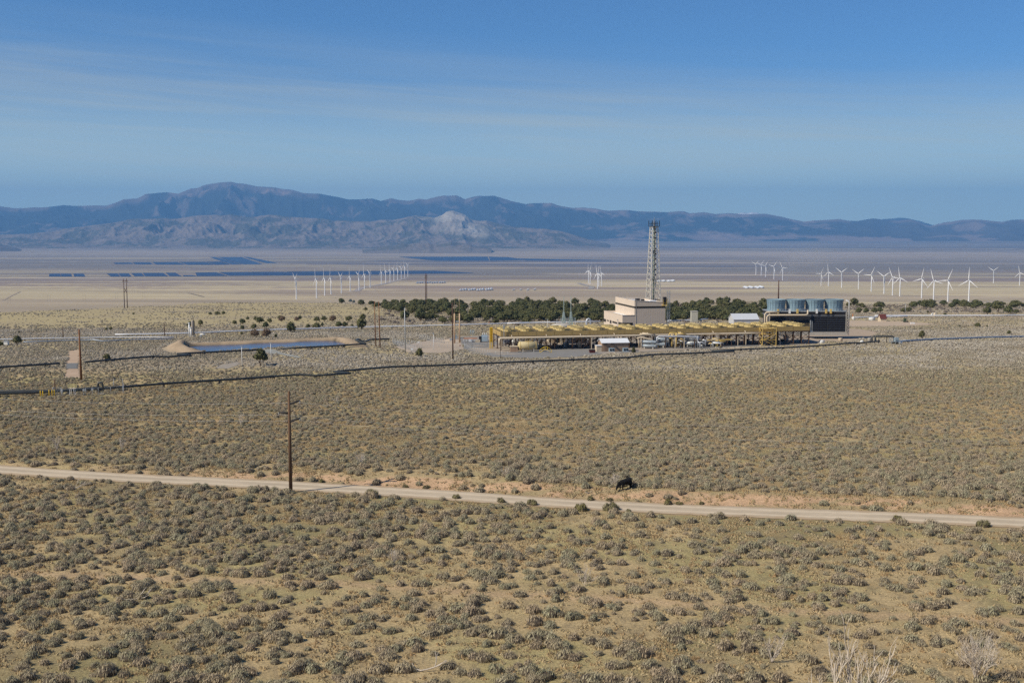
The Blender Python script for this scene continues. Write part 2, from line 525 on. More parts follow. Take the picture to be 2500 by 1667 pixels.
    lite = np.exp(-((y - 17500 + 0.15 * x) / 2600.) ** 2) * smooth((s2 - .3) / .2)
    cv = lerp3(cv, C3(.46, .37, .28), 0.75 * lite)
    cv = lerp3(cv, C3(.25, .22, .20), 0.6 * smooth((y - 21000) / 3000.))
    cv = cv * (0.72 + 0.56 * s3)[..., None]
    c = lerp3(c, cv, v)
    return c

az_f = np.radians(np.arange(-26.5, 26.51, 0.088))
az_l = -np.geomspace(math.radians(27), math.pi, 40)[::-1]
az = np.concatenate([az_l, az_f, np.geomspace(math.radians(27), math.pi, 40)])
rr = list(np.geomspace(1.5, 66, 16))
while rr[-1] < 1300:
    rr.append(rr[-1] + max(0.75, rr[-1] ** 2 / 50000.0))
rr += list(np.geomspace(rr[-1] * 1.006, 43500, 430))
rr = np.array(rr)
A, R = np.meshgrid(az, rr)
X = R * np.sin(A); Y = R * np.cos(A)
Z = H(X, Y)
far_dip = smooth((R - 40000) / 15000.) 
nr, nc = X.shape
V = np.stack([X, Y, Z], -1).reshape(-1, 3)
i0 = (np.arange(nr - 1)[:, None] * nc + np.arange(nc - 1)[None, :])
Fq = np.stack([i0, i0 + 1, i0 + nc + 1, i0 + nc], -1).reshape(-1, 4)
me = np_mesh('ground', V, Fq, True)
set_tone(me, tones(X.ravel(), Y.ravel()))
GM = ground_mat('dry_ground', 4.0, 0.42, 0.9, 0.14)
me.materials.append(GM)
go = bpy.data.objects.new('ground', me); link(go); setp(go, kind='structure')
print('ground', len(Fq))

# ---------------------------------------------------------------- far hills and mountains
def ridge(name, prof, D0, D1, Dr, amp, seed, step=0.045, nrow=90, tone_fn=None, kscale=1.0, rough_top=0.02, sharp=1.3, foot=0.0):
    """hills whose skyline follows prof (picture x, picture y) when the crest stands at depth Dr"""
    pxs = np.array([p[0] for p in prof], float); pys = np.array([p[1] for p in prof], float)
    t = (pxs - 1250) / F
    zc = np.array([P(a, b, Dr).z for a, b in prof])
    xc = np.array([P(a, b, Dr).x for a, b in prof])
    lo, hi = xc[0], xc[-1]
    ncol = int((math.degrees(math.atan(hi / Dr) - math.atan(lo / Dr))) / step)
    xs = np.linspace(lo, hi, ncol)
    ys = np.linspace(D0, D1, nrow)
    T, YY = np.meshgrid(xs / Dr, ys)
    XX = T * YY
    zr = np.interp(T * Dr, xc, zc)
    fl = floor_z(YY)
    up = np.where(YY < Dr, (YY - D0) / (Dr - D0), (D1 - YY) / (D1 - Dr))
    k = 1.0 / amp
    wob = fbm(XX * k * .8, YY * k * .8, 4, seed + 5) - .5
    r = fbm(XX * k, YY * k, 6, seed, 0.55, True)
    u = np.clip(up, 0, 1)
    base = u ** sharp
    # spurs and gullies: deepest half way down, none at the crest so that the skyline keeps its shape
    er = (r - .62) * 1.5 * (4 * u * (1 - u)) ** .8 * .62 * kscale
    shape = np.clip(base + er * (0.35 + base), 0, None)
    shape = np.minimum(shape, 1.0 - 0.35 * (1 - u))
    hgt = np.maximum(zr - fl, 0)
    ZZ = fl + hgt * shape + hgt * rough_top * (r - .6) * u
    ZZ = np.where(u <= 0.001, fl - 8 - 0.02 * hgt, ZZ)
    ZZ = ZZ - 6 * (1 - smooth(hgt / 40.))
    V = np.stack([XX, YY, ZZ], -1).reshape(-1, 3)
    nr, nc = XX.shape
    i0 = (np.arange(nr - 1)[:, None] * nc + np.arange(nc - 1)[None, :])
    Fq = np.stack([i0, i0 + 1, i0 + nc + 1, i0 + nc], -1).reshape(-1, 4)
    me = np_mesh(name, V, Fq, True)
    set_tone(me, tone_fn(XX, YY, ZZ, r, shape, T).reshape(-1, 3))
    me.materials.append(HM)
    o = bpy.data.objects.new(name, me); link(o); setp(o, kind='structure')
    return o
HM = ground_mat('hill_ground', 0.02, 0.2, 0.5, 12.0)
SKY1 = [(-60, 501), (0, 503.6), (31.8, 508), (55, 508.5), (81, 505.7), (95, 506.5), (120, 505), (155, 501), (180, 503), (201, 503), (230, 501.5), (261, 502), (282, 495), (300, 487), (318, 486), (335, 485), (356, 474), (375, 472.5), (406, 469.8), (436, 473.3), (450, 467), (466, 461), (483, 459.5), (492, 455), (505, 451), (543, 445.4), (565, 444.3), (582, 448), (600, 449.3), (625, 455), (670, 458), (690, 462), (713, 463.8), (741, 472), (783, 473.6), (800, 477), (821, 480.7), (853, 487.7), (880, 487), (909, 485), (930.5, 490.6), (955, 483.9), (975, 488), (997.6, 490), (1010, 488), (1022, 485), (1040, 487.7), (1060, 482), (1082, 477.9), (1100, 478.5), (1114, 477), (1125, 482), (1135, 487), (1150, 482), (1167, 478.6), (1185, 479), (1206, 478), (1223, 482.8), (1252, 491.6), (1270, 495), (1283, 498.3), (1300, 496), (1322, 496), (1347, 496), (1360, 501), (1371.6, 504), (1400, 508), (1421, 506.8), (1456, 509.6), (1475, 514), (1488, 515), (1510, 513.5), (1534, 513), (1555, 516), (1576, 516.7), (1600, 517), (1630, 518), (1655, 516), (1670, 516), (1684, 521), (1719, 518.4), (1747.6, 523), (1783, 520.6), (1818, 523.7), (1845, 523), (1867.6, 522.3), (1890, 526), (1910, 530), (1940, 537), (1963, 541.4), (1985, 539), (2008.7, 537.5), (2030, 536.5), (2047.6, 535), (2070, 539), (2093.4, 540), (2115, 536), (2132, 533.6), (2160, 537), (2192, 539.3), (2210, 537), (2224, 536.4), (2245, 542.8), (2258, 549), (2272, 552), (2290, 547), (2305, 543), (2325, 541), (2347.5, 537), (2375, 536.4), (2397, 537), (2425, 540), (2446, 542), (2470, 537), (2500, 536.4), (2560, 534)]
SKY1 = [(-500, 500), (-250, 507)] + SKY1 + [(2750, 541), (3000, 538)]
def t_far(X, Y, Z, r, s, T):
    pine = C3(.03, .04, .04); bare = C3(.30, .22, .18)
    n = fbm(X / 1100., Y / 1100., 6, 211, .62)
    top = smooth((s - .80) / .15) * smooth((fbm(T * 26, T * 0 + 2.2, 3, 221) - .42) / .08)
    m = np.clip(0.5 * smooth((n - .58) / .07) + .55 * top + .25 * smooth((T - .2) / .2) , 0, 1)
    foot = smooth((.34 - s) / .2) * smooth((T - .0) / .15)
    m = np.clip(m + .8 * foot * smooth((n - .44) / .08), 0, 1)
    return lerp3(pine + 0 * X[..., None], bare, m)
def t_mid(X, Y, Z, r, s, T):
    pine = C3(.09, .09, .065); rock = C3(.22, .175, .14); pale = C3(.50, .45, .37)
    n = fbm(X / 500., Y / 500., 6, 231, .62)
    c = lerp3(rock + 0 * X[..., None], pine, .9 * smooth((n - .45 - .04 * (T < -.12) + .5 * (fbm(X / 110., Y / 110., 3, 239, .7) - .5)) / .09))
    pk = np.exp(-((T + .052 - .25 * (1 - s) * .1) / .02) ** 2) * smooth((s - .25) / .3)
    c = lerp3(c, pale, np.clip(pk, 0, .9) * (0.6 + .4 * smooth((n - .35) / .2)))
    return c * (0.6 + .8 * fbm(X / 160., Y / 160., 5, 251, .7))[..., None]
ridge('mountain_range', SKY1, 29500, 40000, 35000, 1800., 301, 0.04, 150, t_far, 1.0, 0.012, 1.05)
MIDP = [(-60, 574), (70.6, 570), (123.5, 564), (159, 558), (212, 552), (282, 543.5), (328, 534.7), (350, 534), (370.5, 532), (400, 534), (423, 533), (459, 527.6), (490, 526), (522, 522.3), (545, 525), (565, 525), (600, 527), (635, 526), (670, 525), (706, 529), (752, 532), (790, 533.6), (815, 539), (828, 537), (870, 541), (906, 541.7), (930, 537), (959, 538), (980, 533), (998, 527.6), (1015, 525), (1040, 528.7), (1061, 533), (1079, 526), (1090, 518), (1100, 514.5), (1107, 513.9), (1118, 518), (1128, 520.6), (1153, 534.7), (1170, 538), (1188, 538), (1209, 545), (1259, 553), (1290, 557), (1329, 557.6), (1372, 564.7), (1417.5, 578.8), (1450, 588), (1490, 598)]
ridge('hills', MIDP, 21500, 27500, 24500, 700., 401, 0.036, 180, t_mid, .8, 0.06, 1.1)
ridge('low_hills', [(885, 611), (916, 606), (935, 601), (948, 598), (960, 599), (976, 595), (995, 596), (1012, 591), (1030, 593), (1047, 590.5), (1060, 597), (1075, 595), (1090, 592), (1103, 589), (1120, 593), (1132, 595), (1153, 600), (1200, 606)], 17500, 20500, 19000, 500., 501, 0.05, 40, lambda X, Y, Z, r, s, T: lerp3(C3(.24, .195, .155) + 0 * X[..., None], t_mid(X, Y, Z, r, s, T + 1), smooth(s * 1.6) * .8), 1.3, 0.1, 1.7)
ridge('dark_hill', [(-160, 588), (-60, 592), (0, 596), (16, 600), (28, 602), (40, 606), (62, 612), (80, 616)], 19000, 21500, 20200, 400., 511, 0.05, 40, lambda *a: t_mid(*a) * .7, 1.2, 0.1, 1.1)
ridge('distant_peaks', [(1740, 545), (1800, 520.5), (1815, 518), (1826, 520), (1836, 517.5), (1850, 519.5), (1900, 545), (2100, 548), (2157, 534.7), (2180, 533.5), (2196, 531.6), (2215, 533), (2250, 541), (2275, 549), (2400, 556)], 40500, 43000, 41800, 2000., 521, 0.05, 30, lambda X, Y, Z, r, s, T: lerp3(C3(.05, .055, .05) + 0 * X[..., None], C3(.8, .8, .8), 1.0 * (T < .26)), .5, 0.02, 1.0)
# ---------------------------------------------------------------- roads, pads, pond water
def in_poly(x, y, poly):
    x = np.asarray(x); y = np.asarray(y)
    ins = np.zeros(x.shape, bool)
    n = len(poly)
    for i in range(n):
        x1, y1 = poly[i]; x2, y2 = poly[(i + 1) % n]
        c = ((y1 > y) != (y2 > y)) & (x < (x2 - x1) * (y - y1) / ((y2 - y1) + 1e-12) + x1)
        ins ^= c
    return ins
def wpoly(px):
    return [(p.x, p.y) for p in (G(a, b) for a, b in px)]
def drape(name, poly, off, tone_fn, dx=0.6, dy=1.0, wob=0.6, seed=3):
    xs = np.arange(min(p[0] for p in poly) - 1, max(p[0] for p in poly) + 1, dx)
    ys = np.arange(min(p[1] for p in poly) - 1, max(p[1] for p in poly) + 1, dy)
    XX, YY = np.meshgrid(xs, ys)
    cx = XX[:-1, :-1] + dx / 2; cy = YY[:-1, :-1] + dy / 2
    ins = in_poly(cx + wob * 2 * (fbm(cx / 3, cy / 3, 3, seed) - .5), cy + wob * 2 * (fbm(cx / 3, cy / 3, 3, seed + 9) - .5), poly)
    nr, nc = XX.shape
    i0 = (np.arange(nr - 1)[:, None] * nc + np.arange(nc - 1)[None, :])
    Fq = np.stack([i0, i0 + 1, i0 + nc + 1, i0 + nc], -1)[ins]
    used, inv = np.unique(Fq.ravel(), return_inverse=True)
    x = XX.ravel()[used]; y = YY.ravel()[used]
    me = np_mesh(name, np.stack([x, y, H(x, y) + off], -1), inv.reshape(-1, 4), True)
    set_tone(me, tone_fn(x, y))
    me.materials.append(GM2)
    o = bpy.data.objects.new(name, me); link(o); setp(o, kind='structure')
    return o
GM2 = ground_mat('gravel', 9.0, 0.14, 0.4, 0.03)
def ribbon(name, xs, ys, w, off, tone_fn, nseg=10, material=None):
    """a road following the centre line, its edges slightly uneven"""
    n = len(xs)
    tx = np.gradient(xs); ty = np.gradient(ys); l = np.hypot(tx, ty); nx = -ty / l; ny = tx / l
    s = np.linspace(-1, 1, nseg + 1)
    wv = w / 2 * (1 + 0.10 * (fbm(np.arange(n) / 4., np.zeros(n), 3, 77) - .5) * 2)
    XX = xs[:, None] + nx[:, None] * s[None] * wv[:, None]; YY = ys[:, None] + ny[:, None] * s[None] * wv[:, None]
    nr, nc = XX.shape
    i0 = (np.arange(nr - 1)[:, None] * nc + np.arange(nc - 1)[None, :])
    Fq = np.stack([i0, i0 + 1, i0 + nc + 1, i0 + nc], -1).reshape(-1, 4)
    ZZ = H(XX, YY) + off
    me = np_mesh(name, np.stack([XX, YY, ZZ], -1).reshape(-1, 3), Fq, True)
    set_tone(me, tone_fn(XX.ravel(), YY.ravel(), np.tile(s, n)))
    me.materials.append(material or GM2)
    o = bpy.data.objects.new(name, me); link(o); setp(o, kind='structure')
    return o
_xx = np.linspace(ROAD[0][4], ROAD[0][-5], 700)
_yy = np.interp(_xx, ROAD[0], ROAD[1])
def road_tone(x, y, s):
    c = C3(.60, .495, .36) + 0 * x[:, None]
    wheel = np.exp(-((np.abs(s) - .42) / .14) ** 2)
    c = c * (1 - .22 * (1 - wheel) * (0.5 + fbm(x / 8, s * 2, 3, 12)))[:, None]
    edge = smooth((np.abs(s) - .62 + .5 * (fbm(x / 3., s * 3, 4, 14) - .5)) / .22)
    c = lerp3(c, C3(.43, .32, .205), edge * .9)
    c = c * (.85 + .3 * fbm(x / 1.5, s * 6 + y, 4, 17, .7))[:, None]
    return c
ribbon('dirt_road', _xx, _yy, 5.4, 0.05, road_tone, 22)

PAD1 = wpoly([(1128, 838), (1134, 852), (1196, 871), (1300, 875), (1400, 872), (1450, 866), (1560, 860), (1700, 853), (1800, 847), (1990, 840), (2120, 825), (2150, 813), (2100, 803), (1900, 800), (1640, 802), (1440, 802), (1380, 808), (1200, 818), (1110, 822)])
PAD3 = wpoly([(962, 847), (998, 861), (1080, 862), (1134, 853), (1128, 838), (1110, 824), (1060, 828), (1012, 838)])
PAD2 = wpoly([(2055, 782), (2100, 783), (2150, 783.5), (2230, 786), (2295, 793), (2200, 796), (2090, 797), (2050, 800)])
TRK = wpoly([(168, 857), (195, 854), (193, 888), (196, 922), (155, 925), (163, 900)])
CUL = wpoly([(162, 887.5), (191, 886.5), (189, 900), (160, 901)])
CRS = wpoly([(628, 858), (652, 852), (672, 853), (692, 862), (735, 871), (728, 874), (682, 866), (640, 860)])
PAT = wpoly([(524, 899), (538, 891), (578, 884), (588, 888), (575, 894), (556, 900)])
def gravel_tone(x, y):
    c = lerp3(C3(.235, .225, .21) + 0 * x[:, None], C3(.36, .30, .235), smooth((fbm(x / 12, y / 16, 4, 15) - .47) / .12))
    c = lerp3(c, C3(.43, .33, .235), smooth((x - 100) / 30.) * .85)
    return c * (0.9 + .2 * fbm(x / 1.5, y / 2, 3, 16))[:, None]
def sandy_tone(x, y):
    return (C3(.43, .35, .27) * (0.9 + .2 * fbm(x / 2, y / 3, 3, 18))[:, None])
drape('gravel_pad', PAD1, 0.07, gravel_tone)
drape('gravel_pad', PAD3, 0.05, sandy_tone)
drape('gravel_pad', PAD2, 0.06, lambda x, y: gravel_tone(x, y) * 1.15, 0.8, 1.4)
drape('dirt_track', TRK, 0.05, lambda x, y: C3(.46, .34, .24) * (0.88 + .24 * fbm(x / 2, y / 6, 3, 19))[:, None])
drape('culvert_crossing', CUL, 0.12, lambda x, y: C3(.19, .19, .185) * (0.9 + .2 * fbm(x, y, 3, 20))[:, None], wob=.2)
drape('gravel_crossing', CRS, 0.10, lambda x, y: C3(.30, .30, .27) * (0.9 + .2 * fbm(x, y, 3, 20))[:, None])
drape('bare_patch', PAT, 0.05, lambda x, y: C3(.33, .29, .24) * (0.9 + .2 * fbm(x, y, 3, 22))[:, None])
PADS = [PAD1, PAD2, PAD3, TRK, CUL, CRS, PAT]
# access track along the left string of turbines
def track(name, pts, w, off, rgb):
    w_ = [G(a, b) for a, b in pts]
    t = np.linspace(0, 1, 80); tt = np.linspace(0, 1, len(w_))
    xs = np.interp(t, tt, [p.x for p in w_]); ys = np.interp(t, tt, [p.y for p in w_])
    ribbon(name, xs, ys, w, off, lambda x, y, s: C3(*rgb) + 0 * x[:, None], 4)
track('valley_track', [(868, 712), (884, 702), (905, 699), (935, 694), (965, 686), (996, 679)], 34, 0.9, (.36, .31, .27))
track('valley_track', [(1412, 691), (1430, 697), (1446, 700), (1441, 706)], 30, 0.9, (.34, .30, .26))
track('valley_track', [(8, 733), (28, 722), (49, 712)], 10, 0.9, (.42, .33, .22))
track('valley_track', [(460, 716), (478, 720), (498, 725)], 8, 0.9, (.16, .13, .11))

# water
wm = bpy.data.materials.new('pond_water'); wm.use_nodes = True
_b = wm.node_tree.nodes['Principled BSDF']
_b.inputs['Base Color'].default_value = (.01, .045, .14, 1); _b.inputs['Roughness'].default_value = 0.1; _b.inputs['IOR'].default_value = 1.33
_n = wm.node_tree.nodes.new('ShaderNodeTexNoise'); _n.inputs['Scale'].default_value = 0.8; _n.inputs['Detail'].default_value = 5
_g = wm.node_tree.nodes.new('ShaderNodeNewGeometry'); wm.node_tree.links.new(_g.outputs['Position'], _n.inputs['Vector'])
_u = wm.node_tree.nodes.new('ShaderNodeBump'); _u.inputs['Strength'].default_value = 0.9; _u.inputs['Distance'].default_value = 0.12
wm.node_tree.links.new(_n.outputs['Fac'], _u.inputs['Height']); wm.node_tree.links.new(_u.outputs[0], _b.inputs['Normal'])
cx, cy, hx, hy, zw = POND
_m = MB(); _m.quad((-hx - 3, -hy - 3, 0), (hx + 3, -hy - 3, 0), (hx + 3, hy + 3, 0), (-hx - 3, hy + 3, 0))
_m.obj('pond_water', wm, None, (cx, cy, zw), PROT, kind='structure')

# ---------------------------------------------------------------- sagebrush
def bush_mesh(name, rnd, n_leaf, n_spike, rx=0.62, rz=0.62, leaf=0.12):
    """a mound of small leaf faces and upright twigs, three to five lumps"""
    r = random.Random(rnd)
    m = MB()
    lumps = [(0, 0, rx, rz)] + [(r.uniform(-.38, .38), r.uniform(-.32, .32), rx * r.uniform(.45, .7), rz * r.uniform(.6, .95)) for _ in range(r.randint(2, 4))]
    for i in range(n_leaf):
        lx, ly, ax, az_ = lumps[r.randrange(len(lumps))]
        th = r.uniform(0, 2 * math.pi); sp = r.uniform(-.05, 1); ph = math.asin(sp)
        d = Vector((math.cos(th) * math.cos(ph), math.sin(th) * math.cos(ph), math.sin(ph)))
        k = r.uniform(.82, 1.06)
        c = Vector((lx + d.x * ax * k, ly + d.y * ax * k, 0.06 + d.z * az_ * k))
        nrm = (d + Vector((r.uniform(-.45, .45), r.uniform(-.45, .45), r.uniform(-.35, .45)))).normalized()
        t = nrm.cross(Vector((0, 0, 1)))
        if t.length < .05: t = Vector((1, 0, 0))
        t.normalize(); b = nrm.cross(t)
        if b.z < 0: b = -b
        b = (b + d * r.uniform(0, .6)).normalized()
        s = leaf * r.uniform(.6, 1.3)
        m.quad(c - t * s * .30 - b * s * .9, c + t * s * .30 - b * s * .9, c + t * s * .12 + b * s * 1.1, c - t * s * .16 + b * s)
    for i in range(n_spike):
        lx, ly, ax, az_ = lumps[r.randrange(len(lumps))]
        th = r.uniform(0, 2 * math.pi); el = r.uniform(.25, 1.5)
        d = Vector((math.cos(th) * math.cos(el), math.sin(th) * math.cos(el), math.sin(el)))
        a = Vector((lx + d.x * ax * .5, ly + d.y * ax * .5, .05 + d.z * az_ * .5))
        e = Vector((lx + d.x * ax * 1.12, ly + d.y * ax * 1.12, .1 + d.z * az_ * r.uniform(1.05, 1.28)))
        t = Vector((r.uniform(-1, 1), r.uniform(-1, 1), 0)).normalized() * leaf * .16
        m.tri(a - t, a + t, e)
    # woody heart, darkened and widened so the leaf gaps read as shade
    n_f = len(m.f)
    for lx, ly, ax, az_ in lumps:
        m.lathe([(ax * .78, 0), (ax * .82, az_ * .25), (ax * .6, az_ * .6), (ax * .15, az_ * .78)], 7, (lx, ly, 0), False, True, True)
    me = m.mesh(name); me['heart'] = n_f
    return me
def sage_mat(name, c1, c2, c3):
    m = bpy.data.materials.new(name); m.use_nodes = True
    t = m.node_tree; b = t.nodes['Principled BSDF']
    b.inputs['Roughness'].default_value = 0.9; b.inputs['Specular IOR Level'].default_value = 0.05
    tr = t.nodes.new('ShaderNodeBsdfTranslucent'); ms = t.nodes.new('ShaderNodeMixShader'); ms.inputs[0].default_value = 0.10
    oi = t.nodes.new('ShaderNodeObjectInfo')
    cr = t.nodes.new('ShaderNodeValToRGB')
    cr.color_ramp.elements[0].color = (*c1, 1); cr.color_ramp.elements[1].color = (*c2, 1)
    e = cr.color_ramp.elements.new(0.5); e.color = tuple((a + b_) / 2 for a, b_ in zip(c1, c2)) + (1,)
    t.links.new(oi.outputs['Random'], cr.inputs[0])
    at = t.nodes.new('ShaderNodeAttribute'); at.attribute_type = 'INSTANCER'; at.attribute_name = 'pale'
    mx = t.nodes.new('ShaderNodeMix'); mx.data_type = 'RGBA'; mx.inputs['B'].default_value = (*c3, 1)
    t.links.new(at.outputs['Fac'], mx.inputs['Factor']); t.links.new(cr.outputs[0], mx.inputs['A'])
    g = t.nodes.new('ShaderNodeNewGeometry')
    mr = t.nodes.new('ShaderNodeMapRange'); mr.inputs['To Min'].default_value = .7; mr.inputs['To Max'].default_value = 1.3
    t.links.new(g.outputs['Random Per Island'], mr.inputs[0])
    mu = t.nodes.new('ShaderNodeMix'); mu.data_type = 'RGBA'; mu.blend_type = 'MULTIPLY'; mu.inputs['Factor'].default_value = 1
    t.links.new(mx.outputs['Result'], mu.inputs['A']); t.links.new(mr.outputs[0], mu.inputs['B'])
    t.links.new(mu.outputs['Result'], b.inputs['Base Color']); t.links.new(mu.outputs['Result'], tr.inputs['Color'])
    t.links.new(b.outputs[0], ms.inputs[1]); t.links.new(tr.outputs[0], ms.inputs[2]); t.links.new(ms.outputs[0], t.nodes['Material Output'].inputs['Surface'])
    return m
SAGE = sage_mat('sage_leaves', (.46, .365, .25), (.385, .36, .235), (.58, .52, .42))
GRASSM = sage_mat('dry_tussock', (.42, .28, .145), (.42, .33, .19), (.46, .38, .23))
NEAR = [bush_mesh('sagebrush', 10 + i, 520, 150, .64, .58, .075) for i in range(6)]
FAR = [bush_mesh('sagebrush_far', 40 + i, 100, 16, .62, .56, .17) for i in range(4)]
TUS = [bush_mesh('tussock', 60 + i, 18, 34, .22, .17, .1) for i in range(3)]
HEART = mat('shaded_brush_wood', (.09, .07, .05), .9, .1, 3)  # brown wood darkened to put the shade inside the bush into its colour
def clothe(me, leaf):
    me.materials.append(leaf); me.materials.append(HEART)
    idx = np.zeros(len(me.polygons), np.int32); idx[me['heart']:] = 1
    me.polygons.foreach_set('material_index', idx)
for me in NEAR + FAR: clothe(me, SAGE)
for me in TUS: me.materials.append(GRASSM)

def scatter(n, y0, y1, tmax=0.50):
    """uniform over the ground between two depths, slightly wider than the view"""
    y = np.sqrt(rng.random(n) * (y1 ** 2 - y0 ** 2) + y0 ** 2)
    return (rng.random(n) * 2 - 1) * (0.46 * y + 26), y
def road_d(x, y):
    return y - np.interp(x, ROAD[0], ROAD[1])
def pond_d(x, y): return pond_sdf(x, y)
def density(x, y):
    c1 = fbm(x / 7., y / 7., 3, 141); c2 = fbm(x / 30., y / 45., 3, 151)
    d = road_d(x, y)
    p = 0.62 + .85 * smooth((c1 - .33) / .3)
    p = p * (0.65 + .6 * smooth((c2 - .32) / .3))
    p = np.where((d > -3.0) & (d < 3.4), 0, p)
    p = np.where((d >= 3.4) & (d < 8.6), p * np.where(x < -45, .5, .10), p)
    p = np.where((d >= 8.6) & (d < 12), p * 1.4, p)
    p = np.where((d > -8) & (d <= -3.0), p * .4, p)
    p = np.where((d > -16) & (d <= -8), p * .55, p)
    od = y - np.interp(x, [q[0] for q in OLD], [q[1] for q in OLD])
    p = np.where(np.abs(od) < 1.1, p * .15, p)
    sd = pond_d(x, y)
    p = np.where(sd < 1.5, 0, p)
    lx, ly = pond_local(x, y); back = (ly > 0) | (np.abs(lx) > hx - 2)
    p = np.where((sd < 10) & back, 0, p)
    for pl in PADS:
        p = np.where(in_poly(x, y, pl), 0, p)
    # straw slope at the left beyond the pipes, thin scrub
    strawf = smooth((y - 560) / 60.0) * smooth((-x - 60) / 60.0)
    p = p * (1 - strawf * (.9 - .5 * smooth((fbm(x / 40., y / 25., 3, 157) - .5) / .12)))
    p = p * (1 - .5 * smooth((y - 500) / 200) )
    return np.clip(p, 0, 2.2)
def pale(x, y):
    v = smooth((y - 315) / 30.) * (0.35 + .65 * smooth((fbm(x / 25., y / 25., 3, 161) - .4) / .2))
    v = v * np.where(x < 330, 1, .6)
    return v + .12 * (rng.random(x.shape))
def pick(n, y0, y1, lam, smin, smax, dens=density):
    x, y = scatter(n, y0, y1)
    p = dens(x, y) / 2.2
    k = rng.random(n) < p
    x, y = x[k], y[k]
    s = rng.uniform(smin, smax, len(x)) * (0.8 + .5 * fbm(x / 12., y / 12., 2, 171))
    return x, y, s
def area(y0, y1): return 0.46 * (y1 ** 2 - y0 ** 2) + 52 * (y1 - y0)
zones = [(72, 175, 1.02, .42, 1.12), (175, 330, 1.25, .38, .85), (330, 560, 1.0, .42, .85), (560, 1080, 0.42, .4, .95)]
pts = []
for (y0, y1, lam, a, b) in zones:
    pts.append(pick(int(area(y0, y1) * lam * 1.15), y0, y1, lam, a, b))
bx = np.concatenate([p[0] for p in pts]); by = np.concatenate([p[1] for p in pts]); bs = np.concatenate([p[2] for p in pts])
bz = H(bx, by)
print('bushes', len(bx))
# the 300 that show largest become objects of their own
inview = (np.abs(bx / by) < 0.452) & (by > 76)
app = np.where(inview, bs / by, 0)
order = np.argsort(-app)
near_idx = order[:300]
mask = np.ones(len(bx), bool); mask[near_idx] = False
for i in near_idx:
    o = bpy.data.objects.new('sagebrush', NEAR[int(rng.integers(len(NEAR)))])
    s = float(bs[i])
    o.location = (bx[i], by[i], bz[i] - 0.03); o.scale = (s * rng.uniform(.9, 1.25), s * rng.uniform(.9, 1.25), s * rng.uniform(.8, 1.1))
    o.rotation_euler = (0, 0, rng.uniform(0, 6.28))
    link(o); setp(o, 'large grey-green sagebrush clump among the nearest scrub along the bottom edge', 'sagebrush', 'nearest sagebrush clumps')
def gn_scatter(name, x, y, z, s, meshes, pl, flat=1.0, label=None):
    n = len(x)
    me = bpy.data.meshes.new(name)
    me.vertices.add(n); me.vertices.foreach_set('co', np.stack([x, y, z], -1).astype(np.float32).ravel())
    def at(nm, ty, arr, fld):
        a = me.attributes.new(nm, ty, 'POINT'); a.data.foreach_set(fld, arr.ravel())
    at('scl', 'FLOAT_VECTOR', (s[:, None] * rng.uniform(.85, 1.25, (n, 3)) * np.array([1, 1, flat])).astype(np.float32), 'vector')
    rot = np.zeros((n, 3), np.float32); rot[:, 2] = rng.uniform(0, 6.28, n)
    at('rot', 'FLOAT_VECTOR', rot, 'vector')
    at('idx', 'INT', rng.integers(0, len(meshes), n).astype(np.int32), 'value')
    at('pale', 'FLOAT', pl.astype(np.float32), 'value')
    o = bpy.data.objects.new(name, me); link(o); setp(o, kind='stuff')
    ng = bpy.data.node_groups.new(name, 'GeometryNodeTree')
    ng.interface.new_socket('Geometry', in_out='INPUT', socket_type='NodeSocketGeometry')
    ng.interface.new_socket('Geometry', in_out='OUTPUT', socket_type='NodeSocketGeometry')
    N = ng.nodes.new
    gi = N('NodeGroupInput'); go_ = N('NodeGroupOutput'); iop = N('GeometryNodeInstanceOnPoints'); gti = N('GeometryNodeGeometryToInstance')
    iop.inputs['Pick Instance'].default_value = True
    for k_, ms in enumerate(meshes):
        src = bpy.data.objects.new(ms.name + '_source', ms)
        oi = N('GeometryNodeObjectInfo'); oi.inputs['Object'].default_value = src; oi.inputs['As Instance'].default_value = False
        ng.links.new(oi.outputs['Geometry'], gti.inputs[0])
    def na(nm, ty):
        a = N('GeometryNodeInputNamedAttribute'); a.data_type = ty; a.inputs['Name'].default_value = nm
        return a.outputs['Attribute']
    ng.links.new(gi.outputs[0], iop.inputs['Points']); ng.links.new(gti.outputs[0], iop.inputs['Instance'])
    ng.links.new(na('scl', 'FLOAT_VECTOR'), iop.inputs['Scale'])
    e2r = N('FunctionNodeEulerToRotation'); ng.links.new(na('rot', 'FLOAT_VECTOR'), e2r.inputs[0]); ng.links.new(e2r.outputs[0], iop.inputs['Rotation'])
    ng.links.new(na('idx', 'INT'), iop.inputs['Instance Index'])
    ng.links.new(iop.outputs[0], go_.inputs[0])
    md = o.modifiers.new('scatter', 'NODES'); md.node_group = ng
    return o
PL = pale(bx, by)
k = mask & (by < 300)
gn_scatter('sagebrush_scrub', bx[k], by[k], bz[k] - .03, bs[k], NEAR, PL[k] * 0 + .1 * rng.random(k.sum()))
k = mask & (by >= 300)
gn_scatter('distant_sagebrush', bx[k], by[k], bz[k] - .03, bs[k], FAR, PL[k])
tx, ty = scatter(150000, 72, 290)
kk = rng.random(len(tx)) < (.25 + .75 * smooth((fbm(tx / 6., ty / 6., 3, 191) - .40) / .2)) * np.where((road_d(tx, ty) > -3) & (road_d(tx, ty) < 3.6), 0, 1)
tx, ty = tx[kk], ty[kk]
gn_scatter('grass_tussocks', tx, ty, H(tx, ty) - .02, rng.uniform(.35, 1.0, len(tx)), TUS, rng.random(len(tx)))

